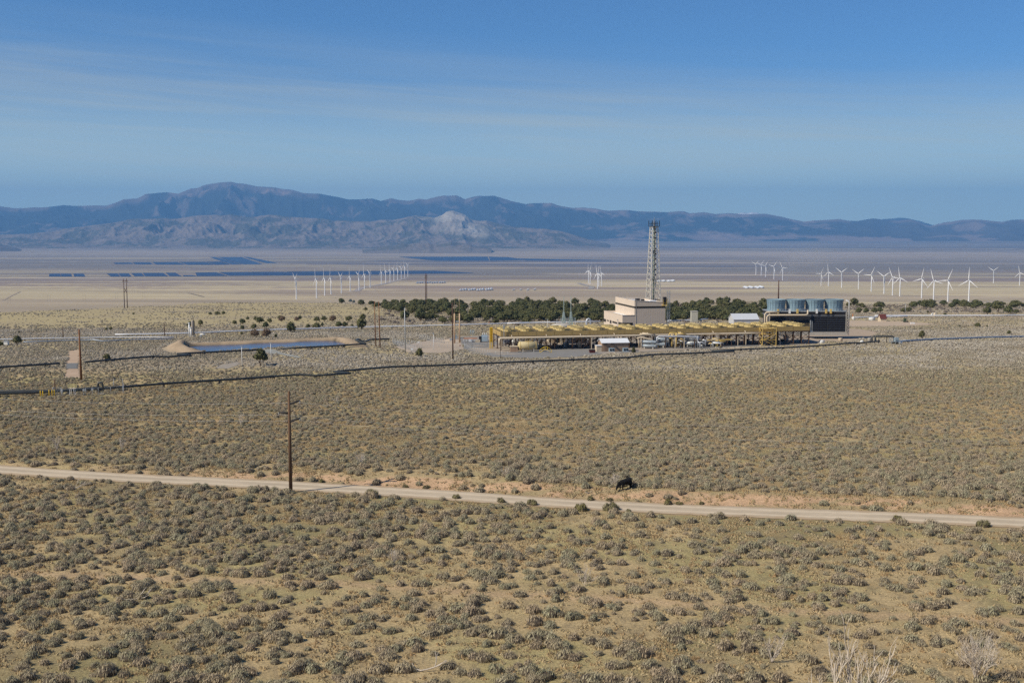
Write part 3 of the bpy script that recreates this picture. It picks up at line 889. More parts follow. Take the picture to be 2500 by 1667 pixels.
# olive rabbitbrush on the road verge, each one its own
RB = sage_mat('rabbitbrush_leaves', (.20, .18, .08), (.22, .20, .11), (.3, .3, .2))
rbm = [bush_mesh('rabbitbrush', 80 + i, 260, 120, .6, .62, .11) for i in range(3)]
for m_ in rbm: clothe(m_, RB)
for px, py, w, lb in [(785, 1178, 21, 'olive rabbitbrush on the road cutting just right of the tall brown pole'), (988, 1189, 17, 'olive rabbitbrush standing alone below the bare cutting, left of road centre'), (1040, 1192, 20, 'olive rabbitbrush beside its twin at the foot of the cutting'), (1443, 1221, 24, 'wide olive rabbitbrush at the cutting foot below the black cow'), (1488, 1223, 20, 'low olive rabbitbrush on the far verge right below the cow'), (1564, 1226, 10, 'small bright yellow-green tuft on the far verge of the dirt road'), (1632, 1231, 29, 'broad olive rabbitbrush, biggest on the far verge of the dirt road'), (1658, 1232, 19, 'rounded rabbitbrush touching the biggest bush of the far verge'), (1713, 1230, 15, 'pale small rabbitbrush on the far verge, right of the big pair'), (1420, 1245, 38, 'large grey-olive bush overhanging the near edge of the road'), (1492, 1244, 44, 'largest grey-olive bush on the near road edge below the cow'), (1115, 1216, 24, 'dark bush spreading on the near road edge left of centre'), (905, 1211, 40, 'long low bush on the near road edge right of the tall pole'), (1535, 1248, 15, 'small round bush alone on the near edge of the road'), (1225, 1226, 26, 'bushy clump on the near road edge at mid picture'), (1300, 1232, 30, 'rounded clump between two larger bushes on the near road edge'), (2190, 1272, 34, 'broad bush on the near road edge towards the right'), (2400, 1285, 36, 'rounded bush on the near road edge at the far right')]:
    g = G(px, py)
    s = w / F * g.y / 1.3
    o = bpy.data.objects.new('rabbitbrush', rbm[int(rng.integers(3))]); o.location = (g.x, g.y, g.z - .05); o.scale = (s * 1.05, s, s * .95); o.rotation_euler = (0, 0, rng.uniform(0, 6))
    link(o); setp(o, lb, 'bush', 'bushes along the road verge')

# ---------------------------------------------------------------- bare trees
DEAD = mat('bleached_wood', (.56, .49, .41), .85, .25, 6)
def branches(m, p, d, length, rad, depth, r, spread=.6, up=.15):
    pts_ = [p]; q = p.copy(); dd = d.copy(); n = 3
    for i in range(n):
        dd = (dd + Vector((r.uniform(-.25, .25), r.uniform(-.25, .25), r.uniform(-.1, .2)))).normalized()
        q = q + dd * length / n
        pts_.append(q.copy())
    m.tube(pts_, [rad * (1 - .4 * i / n) for i in range(n + 1)], 4 if rad < .03 else 6, False)
    if depth == 0: return
    for k_ in range(r.randint(2, 4)):
        i = r.randint(1, n)
        nd = (dd + Vector((r.uniform(-spread, spread), r.uniform(-spread, spread), r.uniform(-.2, spread) + up))).normalized()
        branches(m, pts_[i], nd, length * r.uniform(.55, .85), rad * .6, depth - 1, r, spread, up)
def dead_tree(px, py, hpx, label, seed, rad=.06, stems=4, depth=4, spread=.7, name='bare_tree'):
    g = G(px, py); h = hpx / F * g.y
    r = random.Random(seed); m = MB()
    for i in range(stems):
        a = 2 * math.pi * i / stems + r.uniform(-.5, .5)
        d = Vector((math.cos(a) * .5, math.sin(a) * .5, 1)).normalized()
        branches(m, Vector((0, 0, -.05)), d, h * .42, rad, depth, r, spread)
    m.obj(name, DEAD, None, g, 0, label=label, cat='dead shrub')
dead_tree(1884, 1616, 85, 'bare whitish shrub with fan of thin stems, lower right scrub', 1, .035, 5, 3)
dead_tree(2385, 1664, 118, 'big round tangle of grey leafless branches in the bottom right corner', 2, .05, 9, 4, .9)
dead_tree(1428, 1430, 58, 'bare grey shrub with upright stems in the middle of the near scrub', 3, .03, 4, 3)
dead_tree(962, 1378, 45, 'pale leafless shrub in the near scrub below the tall pole', 4, .03, 6, 3)
dead_tree(880, 1135, 42, 'leafless round shrub above the road, right of the tall brown pole', 5, .03, 6, 3)
dead_tree(1236, 1165, 32, 'small bare shrub above the road cutting at mid picture', 6, .03, 5, 3)
dead_tree(588, 1040, 42, 'bare shrub high on the slope left of the tall pole', 7, .03, 4, 3)
dead_tree(298, 1098, 35, 'bare shrub at the left, above the dirt road', 8, .03, 4, 3)
dead_tree(138, 1100, 40, 'wide twiggy bare shrub near the left edge above the road', 9, .03, 7, 3)
dead_tree(1500, 1188, 34, 'fallen grey twiggy brush heap right beside the black cow', 10, .03, 8, 3, 1.1)
dead_tree(822, 985, 24, 'tiny bare shrub on the slope right of the pole top', 11, .03, 4, 3)
# the big bleached tree whose stems rise from below the frame
g = G(2060, 1812)
m = MB(); r = random.Random(33)
for (dx, dy, dz, ln, rad) in [(-.25, .1, 1, 3.0, .11), (-.05, .25, 1, 3.3, .12), (.32, .2, 1, 3.2, .12), (.8, .3, .8, 2.7, .09), (-.5, .2, .9, 1.9, .07), (.5, -.1, 1, 2.9, .10)]:
    branches(m, Vector((0, 0, -.1)), Vector((dx, dy, dz)).normalized(), ln, rad, 3, r, .55, .25)
m.obj('bare_tree', DEAD, None, (g.x, g.y, g.z - .1), 0, label='bleached bare tree with thick white curved stems cut by the bottom edge', cat='dead tree')
for px, py, a, ln, lb in [(312, 1466, .2, 1.1, 'forked dead branch lying on bare ground, lower left scrub'), (172, 1196, .1, 1.4, 'dark fallen branches lying below the road at the left'), (1030, 1640, .4, 1.4, 'whitish dead twigs lying flat in the bottom centre scrub'), (1435, 1205, .7, .5, 'small dark stub of wood on the cutting left of the cow')]:
    g = G(px, py); m = MB(); r = random.Random(px)
    branches(m, Vector((0, 0, .12)), Vector((math.cos(a), math.sin(a), .05)), ln, .06, 2, r, .5, 0)
    branches(m, Vector((0, 0, .12)), Vector((-math.cos(a), .5, .05)).normalized(), ln * .6, .05, 1, r, .5, 0)
    m.obj('fallen_branch', DEAD, None, g, 0, label=lb, cat='dead branch')

# ---------------------------------------------------------------- junipers
def crown_mesh(name, seed, n, w=4.6, h=4.2, leaf=.42):
    r = random.Random(seed); m = MB()
    lumps = []
    for i in range(r.randint(6, 9)):
        a = r.uniform(0, 6.28); d = r.uniform(.1, .30) * w
        z = r.uniform(.34, .72) * h
        lumps.append((math.cos(a) * d, math.sin(a) * d, z, r.uniform(.17, .27) * w))
    lumps.append((0, 0, .52 * h, .33 * w)); lumps.append((r.uniform(-.3, .3), 0, .78 * h, .20 * w))
    for L_ in lumps:
        m.lathe([(L_[3] * .55, -L_[3] * .5), (L_[3] * .78, 0), (L_[3] * .5, L_[3] * .55)], 6, L_[:3], True, True, True)
    for i in range(n):
        L_ = lumps[r.randrange(len(lumps))]
        th = r.uniform(0, 6.283); z = r.uniform(-.75, 1); q = math.sqrt(1 - z * z)
        d = Vector((math.cos(th) * q, math.sin(th) * q, z)); k_ = L_[3] * r.uniform(.8, 1.12)
        c = Vector(L_[:3]) + d * k_
        nrm = (d + Vector((r.uniform(-.8, .8), r.uniform(-.8, .8), r.uniform(-.6, .8)))).normalized()
        t = nrm.cross(Vector((0, 0, 1)));
        t = t.normalized() if t.length > .05 else Vector((1, 0, 0))
        b = nrm.cross(t); s = leaf * r.uniform(.5, 1.2)
        m.quad(c - t * s * .5 - b * s * .4, c + t * s * .45 - b * s * .5, c + t * s * .3 + b * s * .6, c - t * s * .35 + b * s * .5)
    return m.mesh(name)
def trunk_mesh(name, seed, h=4.2):
    r = random.Random(seed); m = MB()
    m.tube([(0, 0, -.3), (.05, 0, .5), (-.05, .05, 1.2), (0, 0, h * .55)], [.22, .17, .14, .07], 6, False)
    for i in range(4):
        a = i * 1.6 + r.uniform(-.3, .3)
        m.tube([(0, 0, .35 + .2 * i), (math.cos(a) * .6, math.sin(a) * .6, .9 + .3 * i), (math.cos(a) * 1.2, math.sin(a) * 1.2, 1.7 + .3 * i)], [.10, .07, .04], 5, False)
    return m.mesh(name)
def leaf_mat(name, c1, c2):
    m = sage_mat(name, c1, c2, c2)
    return m
JM = leaf_mat('juniper_leaves', (.135, .13, .06), (.09, .10, .048))
BM_ = leaf_mat('brown_twigs', (.16, .11, .075), (.19, .14, .10))
BARK = mat('juniper_bark', (.13, .09, .065), .9, .2, 5)
CROWNS = [crown_mesh('crown', 200 + i, 420, 4.6, [4.0, 4.4, 3.6, 4.8, 3.8, 4.2][i]) for i in range(6)]
BCROWNS = [crown_mesh('crown', 300 + i, 420, 4.8, 3.4) for i in range(2)]
TRUNKS = [trunk_mesh('trunk', 220 + i) for i in range(3)]
for c_ in CROWNS: c_.materials.append(JM)
for c_ in BCROWNS: c_.materials.append(BM_)
for c_ in TRUNKS: c_.materials.append(BARK)
def juniper(pos, s, hs, label, group=None, name='juniper_tree', crown=None, cat='juniper'):
    e = empty(name, pos, rng.uniform(0, 6.28), label=label, cat=cat, group=group)
    e.scale = (s * rng.uniform(.92, 1.08), s * rng.uniform(.92, 1.08), s * hs)
    cr = bpy.data.objects.new('crown', crown or CROWNS[int(rng.integers(6))]); link(cr, e)
    tr = bpy.data.objects.new('trunk', TRUNKS[int(rng.integers(3))]); link(tr, e)
    return e
# scattered ones: base point in the picture, width in picture pixels, height ratio, label
SCT = 'small dark juniper alone on the straw slope beyond the pond'
IS = [(512.7, 770, 9, .8, None), (530, 769, 16, .6, None), (546, 768.5, 11, .9, None), (490, 797, 19, .8, 'juniper just right of the tall separator column beyond the pond'), (465, 800, 16, .9, 'juniper half hidden behind the two pale separator columns'), (572, 792, 15, .8, None), (592, 791.5, 20, .75, None), (604, 781, 9, 1.0, None), (633, 789, 24, .7, None), (624, 783, 10, 1, None), (659, 789, 15, .8, None), (683, 779, 10, 1, None), (732, 781, 11, 1, None), (591, 804, 13, .9, None), (621, 803, 16, .9, None), (650, 803.5, 17, 1, None), (711, 811, 27, 1.1, 'dark rounded juniper standing over the white pipeline behind the pond'), (752, 802, 12, 1.1, 'narrow juniper behind the white pipeline'), (772, 802, 20, .8, 'wide low juniper behind the white pipeline, left of a small one'), (787, 799, 11, 1, None), (590, 818, 10, .8, None), (673, 825, 9, 1.2, 'small upright juniper on the far side of the pond bank'), (773, 786, 16, .9, None), (792, 786, 15, .9, None), (852, 785, 16, .9, None), (886, 785, 22, .8, None), (828, 799, 17, .9, 'left half of a juniper pair just above the white pipeline'), (842, 799, 15, .9, 'right half of a juniper pair just above the white pipeline'), (859, 798, 8, 1, None), (883, 805, 30, .95, 'bushy juniper covering the white pipeline left of two brown poles'), (833, 741, 18, .8, None), (855, 738, 9, 1, None), (864, 740, 9, 1, None), (881, 745, 20, .8, None), (892, 760, 11, .8, None), (635, 893.5, 33, 1.2, 'large round dark juniper standing alone in front of the pond'), (42, 844.5, 29, .8, 'wide dark juniper near the left edge beside the pipe bend'), (0, 845, 16, .8, 'dark juniper cut by the left edge beside a small white hut'), (260, 807, 7, 1.2, None), (271, 806, 8, 1.2, None), (261, 882, 20, .95, 'round juniper behind the black pipeline right of the brown pole'), (326, 768, 8, .7, None), (46, 813, 6, .8, None), (2097, 766, 18, .9, 'juniper right of the cooling tower, left of a close pair'), (2115, 765.5, 15, 1, 'juniper with a white dot at its foot, right of the cooling tower'), (2134, 764, 17, .9, 'left of two touching junipers beyond the white domed tank'), (2149, 765.5, 16, .95, 'right of two touching junipers beyond the white domed tank'), (2205, 763, 15, .8, 'juniper behind the grey lamp mast at the right'), (2219, 762, 15, .9, 'juniper just right of the grey lamp mast'), (2255, 755, 21, .9, 'juniper in the thin tree line above the white storage tanks'), (2324, 753, 13, 1, 'small juniper in the tree line towards the right edge'), (2386, 799, 14, .9, 'small round juniper alone on the grey slope at the far right'), (2251, 829, 20, 1.05, 'round juniper alone above the blue-grey pipeline at the right'), (2410, 768, 24, .8, 'left juniper of a dark clump near the right edge'), (2437, 764, 26, 1, 'middle juniper of a dark clump near the right edge'), (2462, 766, 26, .9, 'right juniper of a dark clump near the right edge'), (2482, 765, 14, .8, 'small juniper just right of the dark clump near the right edge'), (2307, 770, 9, .7, None), (2343, 799, 6, 1, None), (2410, 799, 6, 1, None), (2463, 817, 11, 1, 'small yellowish juniper low on the slope at the right edge'), (2265, 764, 7, .9, None), (2357, 748, 18, .8, None), (2393, 748, 18, .8, None), (2497, 750, 14, .9, None)]
for px, py, w, hs, lb in IS:
    g = G(px, py)
    s = w / F * g.y / 4.1
    if lb is None:
        lb, gr = ('small dark juniper scattered on the straw-coloured slope beyond the white pipeline', 'scattered junipers on the straw slope') if px < 1000 else ('small dark juniper scattered on the grey slope towards the right edge', 'scattered junipers at the right')
    else: gr = None
    juniper(g, s, hs, lb, gr)
for px, py, w, lb in [(621, 823, 25, 'left of two round brown shrubs behind the pond'), (651, 823, 27, 'right of two round brown shrubs behind the pond'), (688, 785, 19, 'brownish shrub below a dark juniper on the straw slope'), (725, 784, 14, 'small brownish shrub leaning on a juniper on the straw slope'), (813, 785, 20, 'brownish shrub in the row of junipers above the white pipeline')]:
    g = G(px, py)
    juniper(g, w / F * g.y / 4.4, .95, lb, None, 'brown_shrub', BCROWNS[px % 2], 'shrub')
for px, py, h_, lb in [(1023, 872, 26, 'small ragged juniper in front of the fence corner, left of the dark pole'), (1546, 867, 19, 'little juniper at the right end of the gable-roofed control building')]:
    g = G(px, py)
    s = h_ / F * g.y / 4.2
    juniper(g, s * .7, 1.45, lb)
# woodland belts
def belt(n, poly, w0, w1, label, group, seed):
    r = random.Random(seed); out = []
    xs = [p[0] for p in poly]; ys = [p[1] for p in poly]
    tries = 0
    while len(out) < n and tries < 20000:
        tries += 1
        px = r.uniform(min(xs), max(xs)); py = r.uniform(min(ys), max(ys))
        if not bool(in_poly(np.array([px]), np.array([py]), poly)[0]): continue
        if fbm(np.array([px / 26.]), np.array([py / 7.]), 3, seed)[0] < (.40 if seed > 20 else .43): continue
        g = G(px, py)
        if g.y > 1150: continue
        w = r.uniform(w0, w1) / F * 930
        if any((g.x - o[0].x) ** 2 + ((g.y - o[0].y) * .6) ** 2 < (1.5) ** 2 for o in out): continue
        out.append((g, w / 4.1))
    return out
B1 = [(905, 743), (1000, 741), (1120, 744), (1250, 742), (1400, 744), (1500, 746), (1500, 784), (1400, 788), (1300, 786), (1180, 783), (1120, 774), (1050, 770), (980, 765), (940, 756), (910, 750)]
B1b = [(940, 777), (1010, 776), (1100, 778), (1180, 784), (1300, 789), (1250, 791), (1150, 793), (1060, 792), (990, 793), (955, 790)]
B2 = [(1628, 748), (1700, 743), (1780, 741), (1900, 742), (1900, 775), (1800, 783), (1700, 786), (1628, 786)]
B3 = [(2070, 746), (2200, 747), (2330, 746), (2450, 745), (2500, 744), (2500, 752), (2400, 755), (2300, 752), (2150, 753), (2070, 752)]
for n, poly, lb, gr, sd_ in [(135, B1, 'dark green juniper in the dense belt left of the tan building', 'junipers of the left woodland belt', 11), (18, B1b, 'dark juniper at the near fringe of the left woodland belt by the white pipeline', 'junipers fringing the left belt', 12), (50, B2, 'dark green juniper in the woodland between tan building and cooling tower', 'junipers of the middle woodland', 13), (28, B3, 'low dark juniper in the thin tree line right of the cooling tower', 'junipers of the right tree line', 14)]:
    for g, s in belt(n, poly, 15, 25, lb, gr, sd_):
        juniper(g, s, random.Random(int(g.x * 10)).uniform(.6, .85), lb, gr)
ex = belt(270, B1, 13, 22, '', '', 21) + belt(150, B2, 13, 22, '', '', 22) + belt(22, B3, 10, 16, '', '', 23)
ex = np.array([(g.x, g.y, g.z, s) for g, s in ex])
JW = [crown_mesh('juniper_mass', 260 + i, 300, 4.6, 4.0, .5) for i in range(3)]
for c_ in JW: c_.materials.append(JM)
gn_scatter('juniper_woodland', ex[:, 0], ex[:, 1], ex[:, 2], ex[:, 3], JW, ex[:, 3] * 0, .68)
# leafless brush between the trees
BRUSH = sage_mat('grey_brush', (.27, .225, .19), (.31, .27, .235), (.3, .26, .22))
bm2 = [bush_mesh('brush', 90 + i, 70, 60, 1.3, 1.3, .4) for i in range(3)]
for m_ in bm2: clothe(m_, BRUSH)
q = belt(420, [(900, 741), (1500, 742), (1900, 742), (1900, 788), (1500, 796), (1200, 796), (940, 790), (900, 760)], 6, 14, '', '', 31) + belt(220, [(2065, 746), (2500, 744), (2500, 762), (2300, 765), (2065, 760)], 6, 14, '', '', 32)
q = np.array([(g.x, g.y, g.z, s) for g, s in q])
gn_scatter('leafless_brush', q[:, 0], q[:, 1], q[:, 2], q[:, 3] * 1.2, bm2, q[:, 3] * 0, .8)
# ---------------------------------------------------------------- wind turbines
WHITE = mat('turbine_white', (.80, .80, .80), .45, .03, .05)
def turbine_parts():
    e = empty('wind_turbine', (0, 0, 0))
    m = MB(); m.lathe([(2.6, -3), (2.5, 0), (2.1, 35), (1.5, 78.5)], 14); m.obj('tower', WHITE, e)
    m = MB(); m.box(-1.7, 1.7, -3.2, 8.5, 78.5, 82.2); m.box(-1.2, 1.2, 7.2, 8.2, 82.2, 83.2); m.obj('nacelle', WHITE, e)
    h = MB().lathe([(.3, -5.6), (1.4, -4.9), (1.8, -3.9), (1.7, -3.2)], 10)
    h.v = [(x, z, y) for (x, y, z) in h.v]
    hub = h.obj('hub', WHITE, e, (0, 0, 80.3))
    m = MB()
    prof = [(1.2, .9, .9), (4, 1.0, .7), (9, 2.1, .5), (20, 1.6, .32), (35, .95, .2), (46, .45, .1), (48.2, .12, .05)]
    n0 = None
    for z, c, t in prof:
        b0 = len(m.v)
        for k_ in range(6):
            a = 2 * math.pi * k_ / 6
            m.v.append((math.cos(a) * c - (c - .9) * .35, -4.3 + math.sin(a) * t + (z / 48) ** 2 * -0.8, z))
        if n0 is not None:
            for k_ in range(6):
                m.f.append((n0 + k_, n0 + (k_ + 1) % 6, b0 + (k_ + 1) % 6, b0 + k_)); m.sm.append(True)
        n0 = b0
    bm_ = m.mesh('blade'); bm_.materials.append(WHITE)
    for k_ in range(3):
        b = bpy.data.objects.new('blade', bm_); link(b, hub); b.rotation_euler = (0, math.radians(120 * k_), 0)
    return e
TB = [('L', 723.7, 730.5, 681.4, 60, 'nearest wind turbine of the left string, leftmost, blades in a Y'), ('L', 773, 727.8, 680.7, -8, 'second wind turbine from the left in the left string, one blade up'), ('L', 793, 722, 678.5, 0, 'third wind turbine from the left in the left string, tallest blade upright'), ('L', 808.3, 719.3, 678, 6, 'fourth wind turbine from the left, close behind the third'), ('L', 833.7, 716.2, 675.8, 60, 'fifth wind turbine from the left, blades in a narrow Y'), ('L', 855.1, 712.1, 673.6, 2, 'sixth wind turbine from the left, one blade straight up'), ('L', 876.7, 708.8, 671, 50, 'seventh wind turbine from the left, Y tilted to the right'), ('L', 890.2, 705.5, 669.1, 0, 'eighth wind turbine from the left, close to the ninth'), ('L', 903.9, 702.1, 667.3, 57, 'ninth wind turbine from the left, last before the gap in the string'), ('L', 931.1, 694.6, 662.9, -13, 'first wind turbine right of the gap in the left string'), ('L', 942, 692, 660.2, -15, 'second wind turbine right of the gap in the left string'), ('L', 952.5, 689.3, 658, 2, 'third wind turbine right of the gap, in the far part of the left string'), ('L', 962, 686.3, 656.6, 40, 'fourth wind turbine right of the gap, low blades'), ('L', 970.9, 683.8, 654.3, 12, 'fifth wind turbine right of the gap, one long blade up'), ('L', 979.8, 681, 652.1, 155, 'third from last wind turbine at the far end of the left string'), ('L', 987.9, 678.2, 648.6, 8, 'second from last wind turbine at the far end of the left string'), ('L', 996, 675.7, 648.2, 60, 'last wind turbine at the far end of the left string'), ('M', 1436.8, 691.9, 661.1, 2, 'left wind turbine of the cluster left of the lattice tower, blade up'), ('M', 1441, 693.7, 661.7, 25, 'wind turbine touching the leftmost one of the middle cluster'), ('M', 1459, 705.3, 667.3, -14, 'nearest and tallest wind turbine of the middle cluster'), ('M', 1462, 698.6, 666.4, 6, 'wind turbine half hidden behind the tallest of the middle cluster'), ('M', 1468.5, 698.6, 666.2, -14, 'rightmost wind turbine of the middle cluster'), ('R', 1845.5, 671.3, 645, 172, 'farthest left of five small wind turbines behind the cooling tower'), ('R', 1858.3, 673.6, 646.6, 165, 'second of five small wind turbines behind the cooling tower'), ('R', 1869.2, 676.3, 648.8, 158, 'third of five small wind turbines behind the cooling tower'), ('R', 1889.5, 681.8, 650.6, 42, 'fourth of five small wind turbines, left of the lone mast'), ('R', 1910.5, 684.5, 653.9, 88, 'fifth of five small wind turbines, seen through the thin steam'), ('R', 2004.5, 698.1, 668.4, 150, 'faint wind turbine at the right edge of the steam, blade hanging'), ('R', 2022.5, 698.6, 664, -8, 'wind turbine just right of the steam with a long blade up'), ('R', 2054.6, 702.7, 664.8, 60, 'wind turbine directly above the cooling tower end, blades in a Y'), ('R', 2095.7, 705.9, 668, 56, 'second wind turbine right of the cooling tower, narrow Y'), ('R', 2126.9, 712, 671.2, 30, 'third wind turbine right of the cooling tower, wide spread blades'), ('R', 2158, 717.3, 674.8, -60, 'fourth wind turbine right of the cooling tower, left of a close pair'), ('R', 2178.8, 721.4, 677, -25, 'left one of the close pair of wind turbines at the right'), ('R', 2196.6, 723.3, 678.2, -10, 'right one of the close pair of wind turbines at the right'), ('R', 2249.8, 727.6, 680.4, 14, 'wind turbine with widely spread blades, fourth from the near right end'), ('R', 2278.9, 735, 685, -18, 'wind turbine third from the near end of the right string'), ('R', 2313.8, 736.3, 684.4, 26, 'wind turbine second from the near end of the right string'), ('R', 2364.8, 737.8, 684, 2, 'nearest wind turbine of the right string, blade straight up'), ('R', 2425.4, 691, 660.6, 58, 'distant wind turbine alone behind the right string, blades in a Y'), ('R', 2489, 697.4, 665.9, -12, 'wind turbine cut by the right edge of the picture')]
proto = turbine_parts()
for i, (s_, px, py, hy_, ph, lb) in enumerate(TB):
    o = proto if i == 0 else copy_tree(proto)
    g = G(px, py)
    o.location = g
    k_ = (topz(px, hy_, g.y) - g.z) / 80.3
    o.scale = (k_, k_, k_)
    o.rotation_euler = (0, 0, math.radians({'L': -66, 'M': -62, 'R': -60}[s_]))
    setp(o, lb, 'wind turbine', {'L': 'wind turbines of the left string', 'M': 'wind turbines of the middle cluster', 'R': 'wind turbines of the right string'}[s_])
    for c_ in o.children:
        if c_.name.startswith('hub'): c_.rotation_euler = (0, math.radians(ph), 0)

# ---------------------------------------------------------------- solar farms and barns on the valley floor
PV = mat('solar_glass', (.035, .05, .10), .35, .1, .01, spec=.5)
def quad_on(px, zoff):
    return [G(a, b) for a, b in px]
def solar(label, blocks):
    e = None
    for b in blocks:
        w_ = [G(x_, y_) for x_, y_ in b]
        if e is None:
            e = empty('solar_farm', w_[0], 0, label=label, cat='solar farm')
        m = MB()
        # b: front-left, front-right, back-right, back-left; rows run left to right, tilted to the sun
        dist = (w_[3] - w_[0]).length
        n = int(min(90, max(6, dist / 16)))
        for i in range(n):
            t0 = i / n; t1 = (i + .80) / n
            a = w_[0].lerp(w_[3], t0); c = w_[1].lerp(w_[2], t0); d = w_[1].lerp(w_[2], t1); f = w_[0].lerp(w_[3], t1)
            up0 = Vector((0, 0, 1.2)); up1 = Vector((0, 0, 3.4))
            m.quad(a + up0 - w_0(e), c + up0 - w_0(e), d + up1 - w_0(e), f + up1 - w_0(e))
            m.quad(f + up1 - w_0(e), d + up1 - w_0(e), d - w_0(e), f - w_0(e))
        o = m.obj('panel_block', PV, e)
def w_0(e): return Vector(e.location)
yb, yt = 675.5, 668.5
solar('blue solar farm at the far left end, two square blocks apart from the others', [[(120, yb), (149, yb), (146, 669), (120, 669)], [(150, yb), (176, yb), (173, 669), (148, 669)], [(181, yb), (208, yb), (204, 669), (179, 669)]])
solar('long blue solar farm band left of the turbines, in the lower row', [[(271, yb), (293, yb), (287, 668.5), (261, 668.5)], [(295, yb), (321, yb), (314, 668.3), (289, 668.3)], [(329, 675), (352, 675), (346, 667.6), (320, 667.6)], [(354, 675), (410, 675), (398, 667), (349, 667)], [(414, 674.6), (443, 674.6), (427, 666.5), (405, 666.5)], [(449, 674.8), (480, 674.8), (470, 672.6), (446, 672.6)], [(481, 674.5), (555, 674), (528, 665.5), (477, 666)], [(559, 673.6), (668, 673), (608, 665), (536, 665.3)]])
solar('blue solar farm band running behind the left string of turbines to a point', [[(672, 673), (790, 672.3), (690, 664.5), (614, 664.8)], [(794, 672), (990, 669.5), (900, 662.8), (700, 664)], [(994, 669.3), (1157, 667.2), (1060, 661.8), (905, 662.6)]])
solar('upper left blue solar farm, low band ending in a tall slanted block', [[(281, 645), (326, 644.7), (318, 641.5), (278, 642)], [(330, 645.5), (372, 646), (366, 641), (324, 641)], [(382, 646.3), (450, 646.5), (432, 640.4), (373, 640.6)], [(458, 646.8), (522, 646.8), (500, 640), (437, 640.2)], [(526, 646.8), (562, 646), (541, 639.2), (504, 639.8)], [(566, 645.8), (590, 645.6), (526, 628.2), (512, 628.2)], [(594, 645.6), (640, 645.6), (652, 643), (588, 628.2), (530, 628.2)][:2] + [(590, 628.2), (531, 628.2)], [(652, 643), (676, 642.4), (606, 628), (594, 628)]])
solar('far lens-shaped blue solar farm in front of the middle of the hills', [[(1065, 637), (1195, 637), (1190, 627), (975, 627.6)], [(1197, 637), (1285, 634.8), (1240, 628.4), (1193, 627)], [(1287, 636.4), (1495, 636.4), (1440, 635), (1262, 631.5)]])
BARN = mat('barn_white', (.72, .73, .74), .5, .05, .05)
DK = mat('barn_wall', (.30, .28, .27), .8, .1, .05)
for ci, (x0, x1, yy, lb) in enumerate([(1014, 1086, 692.2, 'group of white long barns behind the double brown pole'), (1120, 1204, 710.4, 'nearer group of white long barns above the woodland'), (1607, 1655, 688.5, 'white long barns just right of the lattice tower'), (1822, 1877, 704.8, 'white long barns left of the cooling tower stacks'), (1250, 1320, 709.6, 'scattered low pale sheds right of the nearer barns')]):
    g0 = G(x0, yy); g1 = G(x1, yy)
    e = empty('barn_group', g0, 0)
    for k_ in range(4):
        p0 = g0.lerp(g1, (k_ + .04) / 4); p1 = g0.lerp(g1, (k_ + (.9 if ci != 4 else .4)) / 4)
        w = (p1.x - p0.x)
        b = empty('barn', (p0.x, p0.y + 12 * k_ * (k_ % 2), p0.z), 0, label=lb + ', ' + ['leftmost', 'second', 'third', 'rightmost'][k_] + ' of four', cat='barn', group='white barns on the valley floor')
        nb = 3
        for j in range(nb):
            xx = w * j / nb; ww = w / nb * .8; L_ = 95 if ci != 4 else 20; hh = 3.4
            MB().box(xx, xx + ww, j * 25, j * 25 + L_, -1, hh).obj('wall', DK, b)
            m = MB(); m.prism([(xx - .5, hh + .02), (xx + ww + .5, hh + .02), (xx + ww / 2, hh + 3.6)], j * 25 - 1, j * 25 + L_ + 1); m.obj('roof', BARN, b)
    bpy.data.objects.remove(e)

# ---------------------------------------------------------------- plant: shared frame
YEL = mat('yellow_paint', (.66, .47, .15), .6, .12, .8, dirt=(.30, .18, .08), dirt_amt=.5)
BYEL = mat('bright_yellow_paint', (.78, .52, .04), .55, .08, .8)
TAN = mat('tan_cladding', (.64, .53, .42), .7, .04, .3, dirt=(.42, .33, .25), dirt_amt=.35)
OCH = mat('shaded_ochre_fascia', (.42, .30, .12), .7, .12, .5, dirt=(.22, .13, .06), dirt_amt=.5)  # condenser yellow taken darker, the shade of its front put into the colour
RUST = mat('rust_steel', (.10, .058, .035), .8, .2, 2)
DARK = mat('dark_steel', (.03, .028, .03), .6, .2, 1)
GALV = mat('galvanised_steel', (.42, .44, .45), .45, .12, 2, metal=.3)
LTAN = mat('light_tan_paint', (.62, .52, .38), .6, .1, 1.2, dirt=(.4, .28, .16), dirt_amt=.4)
WHT = mat('white_paint', (.78, .78, .76), .5, .05, 1)
ROOFW = mat('white_roof', (.74, .76, .78), .5, .04, .5)
GLASS = mat('dark_glass', (.012, .013, .016), .15, .05, 1, spec=.6)
BLUEG = mat('blue_grey_paint', (.27, .36, .42), .55, .1, 1, dirt=(.2, .16, .12), dirt_amt=.3)
HXG = mat('grey_insulation', (.36, .40, .43), .45, .12, 1.2, metal=.15, dirt=(.2, .17, .13), dirt_amt=.4)
CONC = mat('concrete', (.44, .41, .36), .9, .15, 1, dirt=(.25, .2, .15), dirt_amt=.5)
BLACKP = mat('black_pipe', (.045, .05, .05), .5, .25, .6, spec=.4)
WOOD = mat('pole_wood', (.20, .085, .035), .8, .25, 2, stretch=(1, 1, .15))
WOODD = mat('dark_pole_wood', (.09, .045, .03), .8, .25, 2, stretch=(1, 1, .15))
ORANGE = mat('orange_paint', (.65, .22, .05), .6, .1, 1)
A0 = G(1222, 856); AZ0 = -45.0
ANG = math.radians(11.5)
def loc2(u, v, z=0):
    return Vector((A0.x + u * math.cos(ANG) - v * math.sin(ANG), A0.y + u * math.sin(ANG) + v * math.cos(ANG), AZ0 + z))

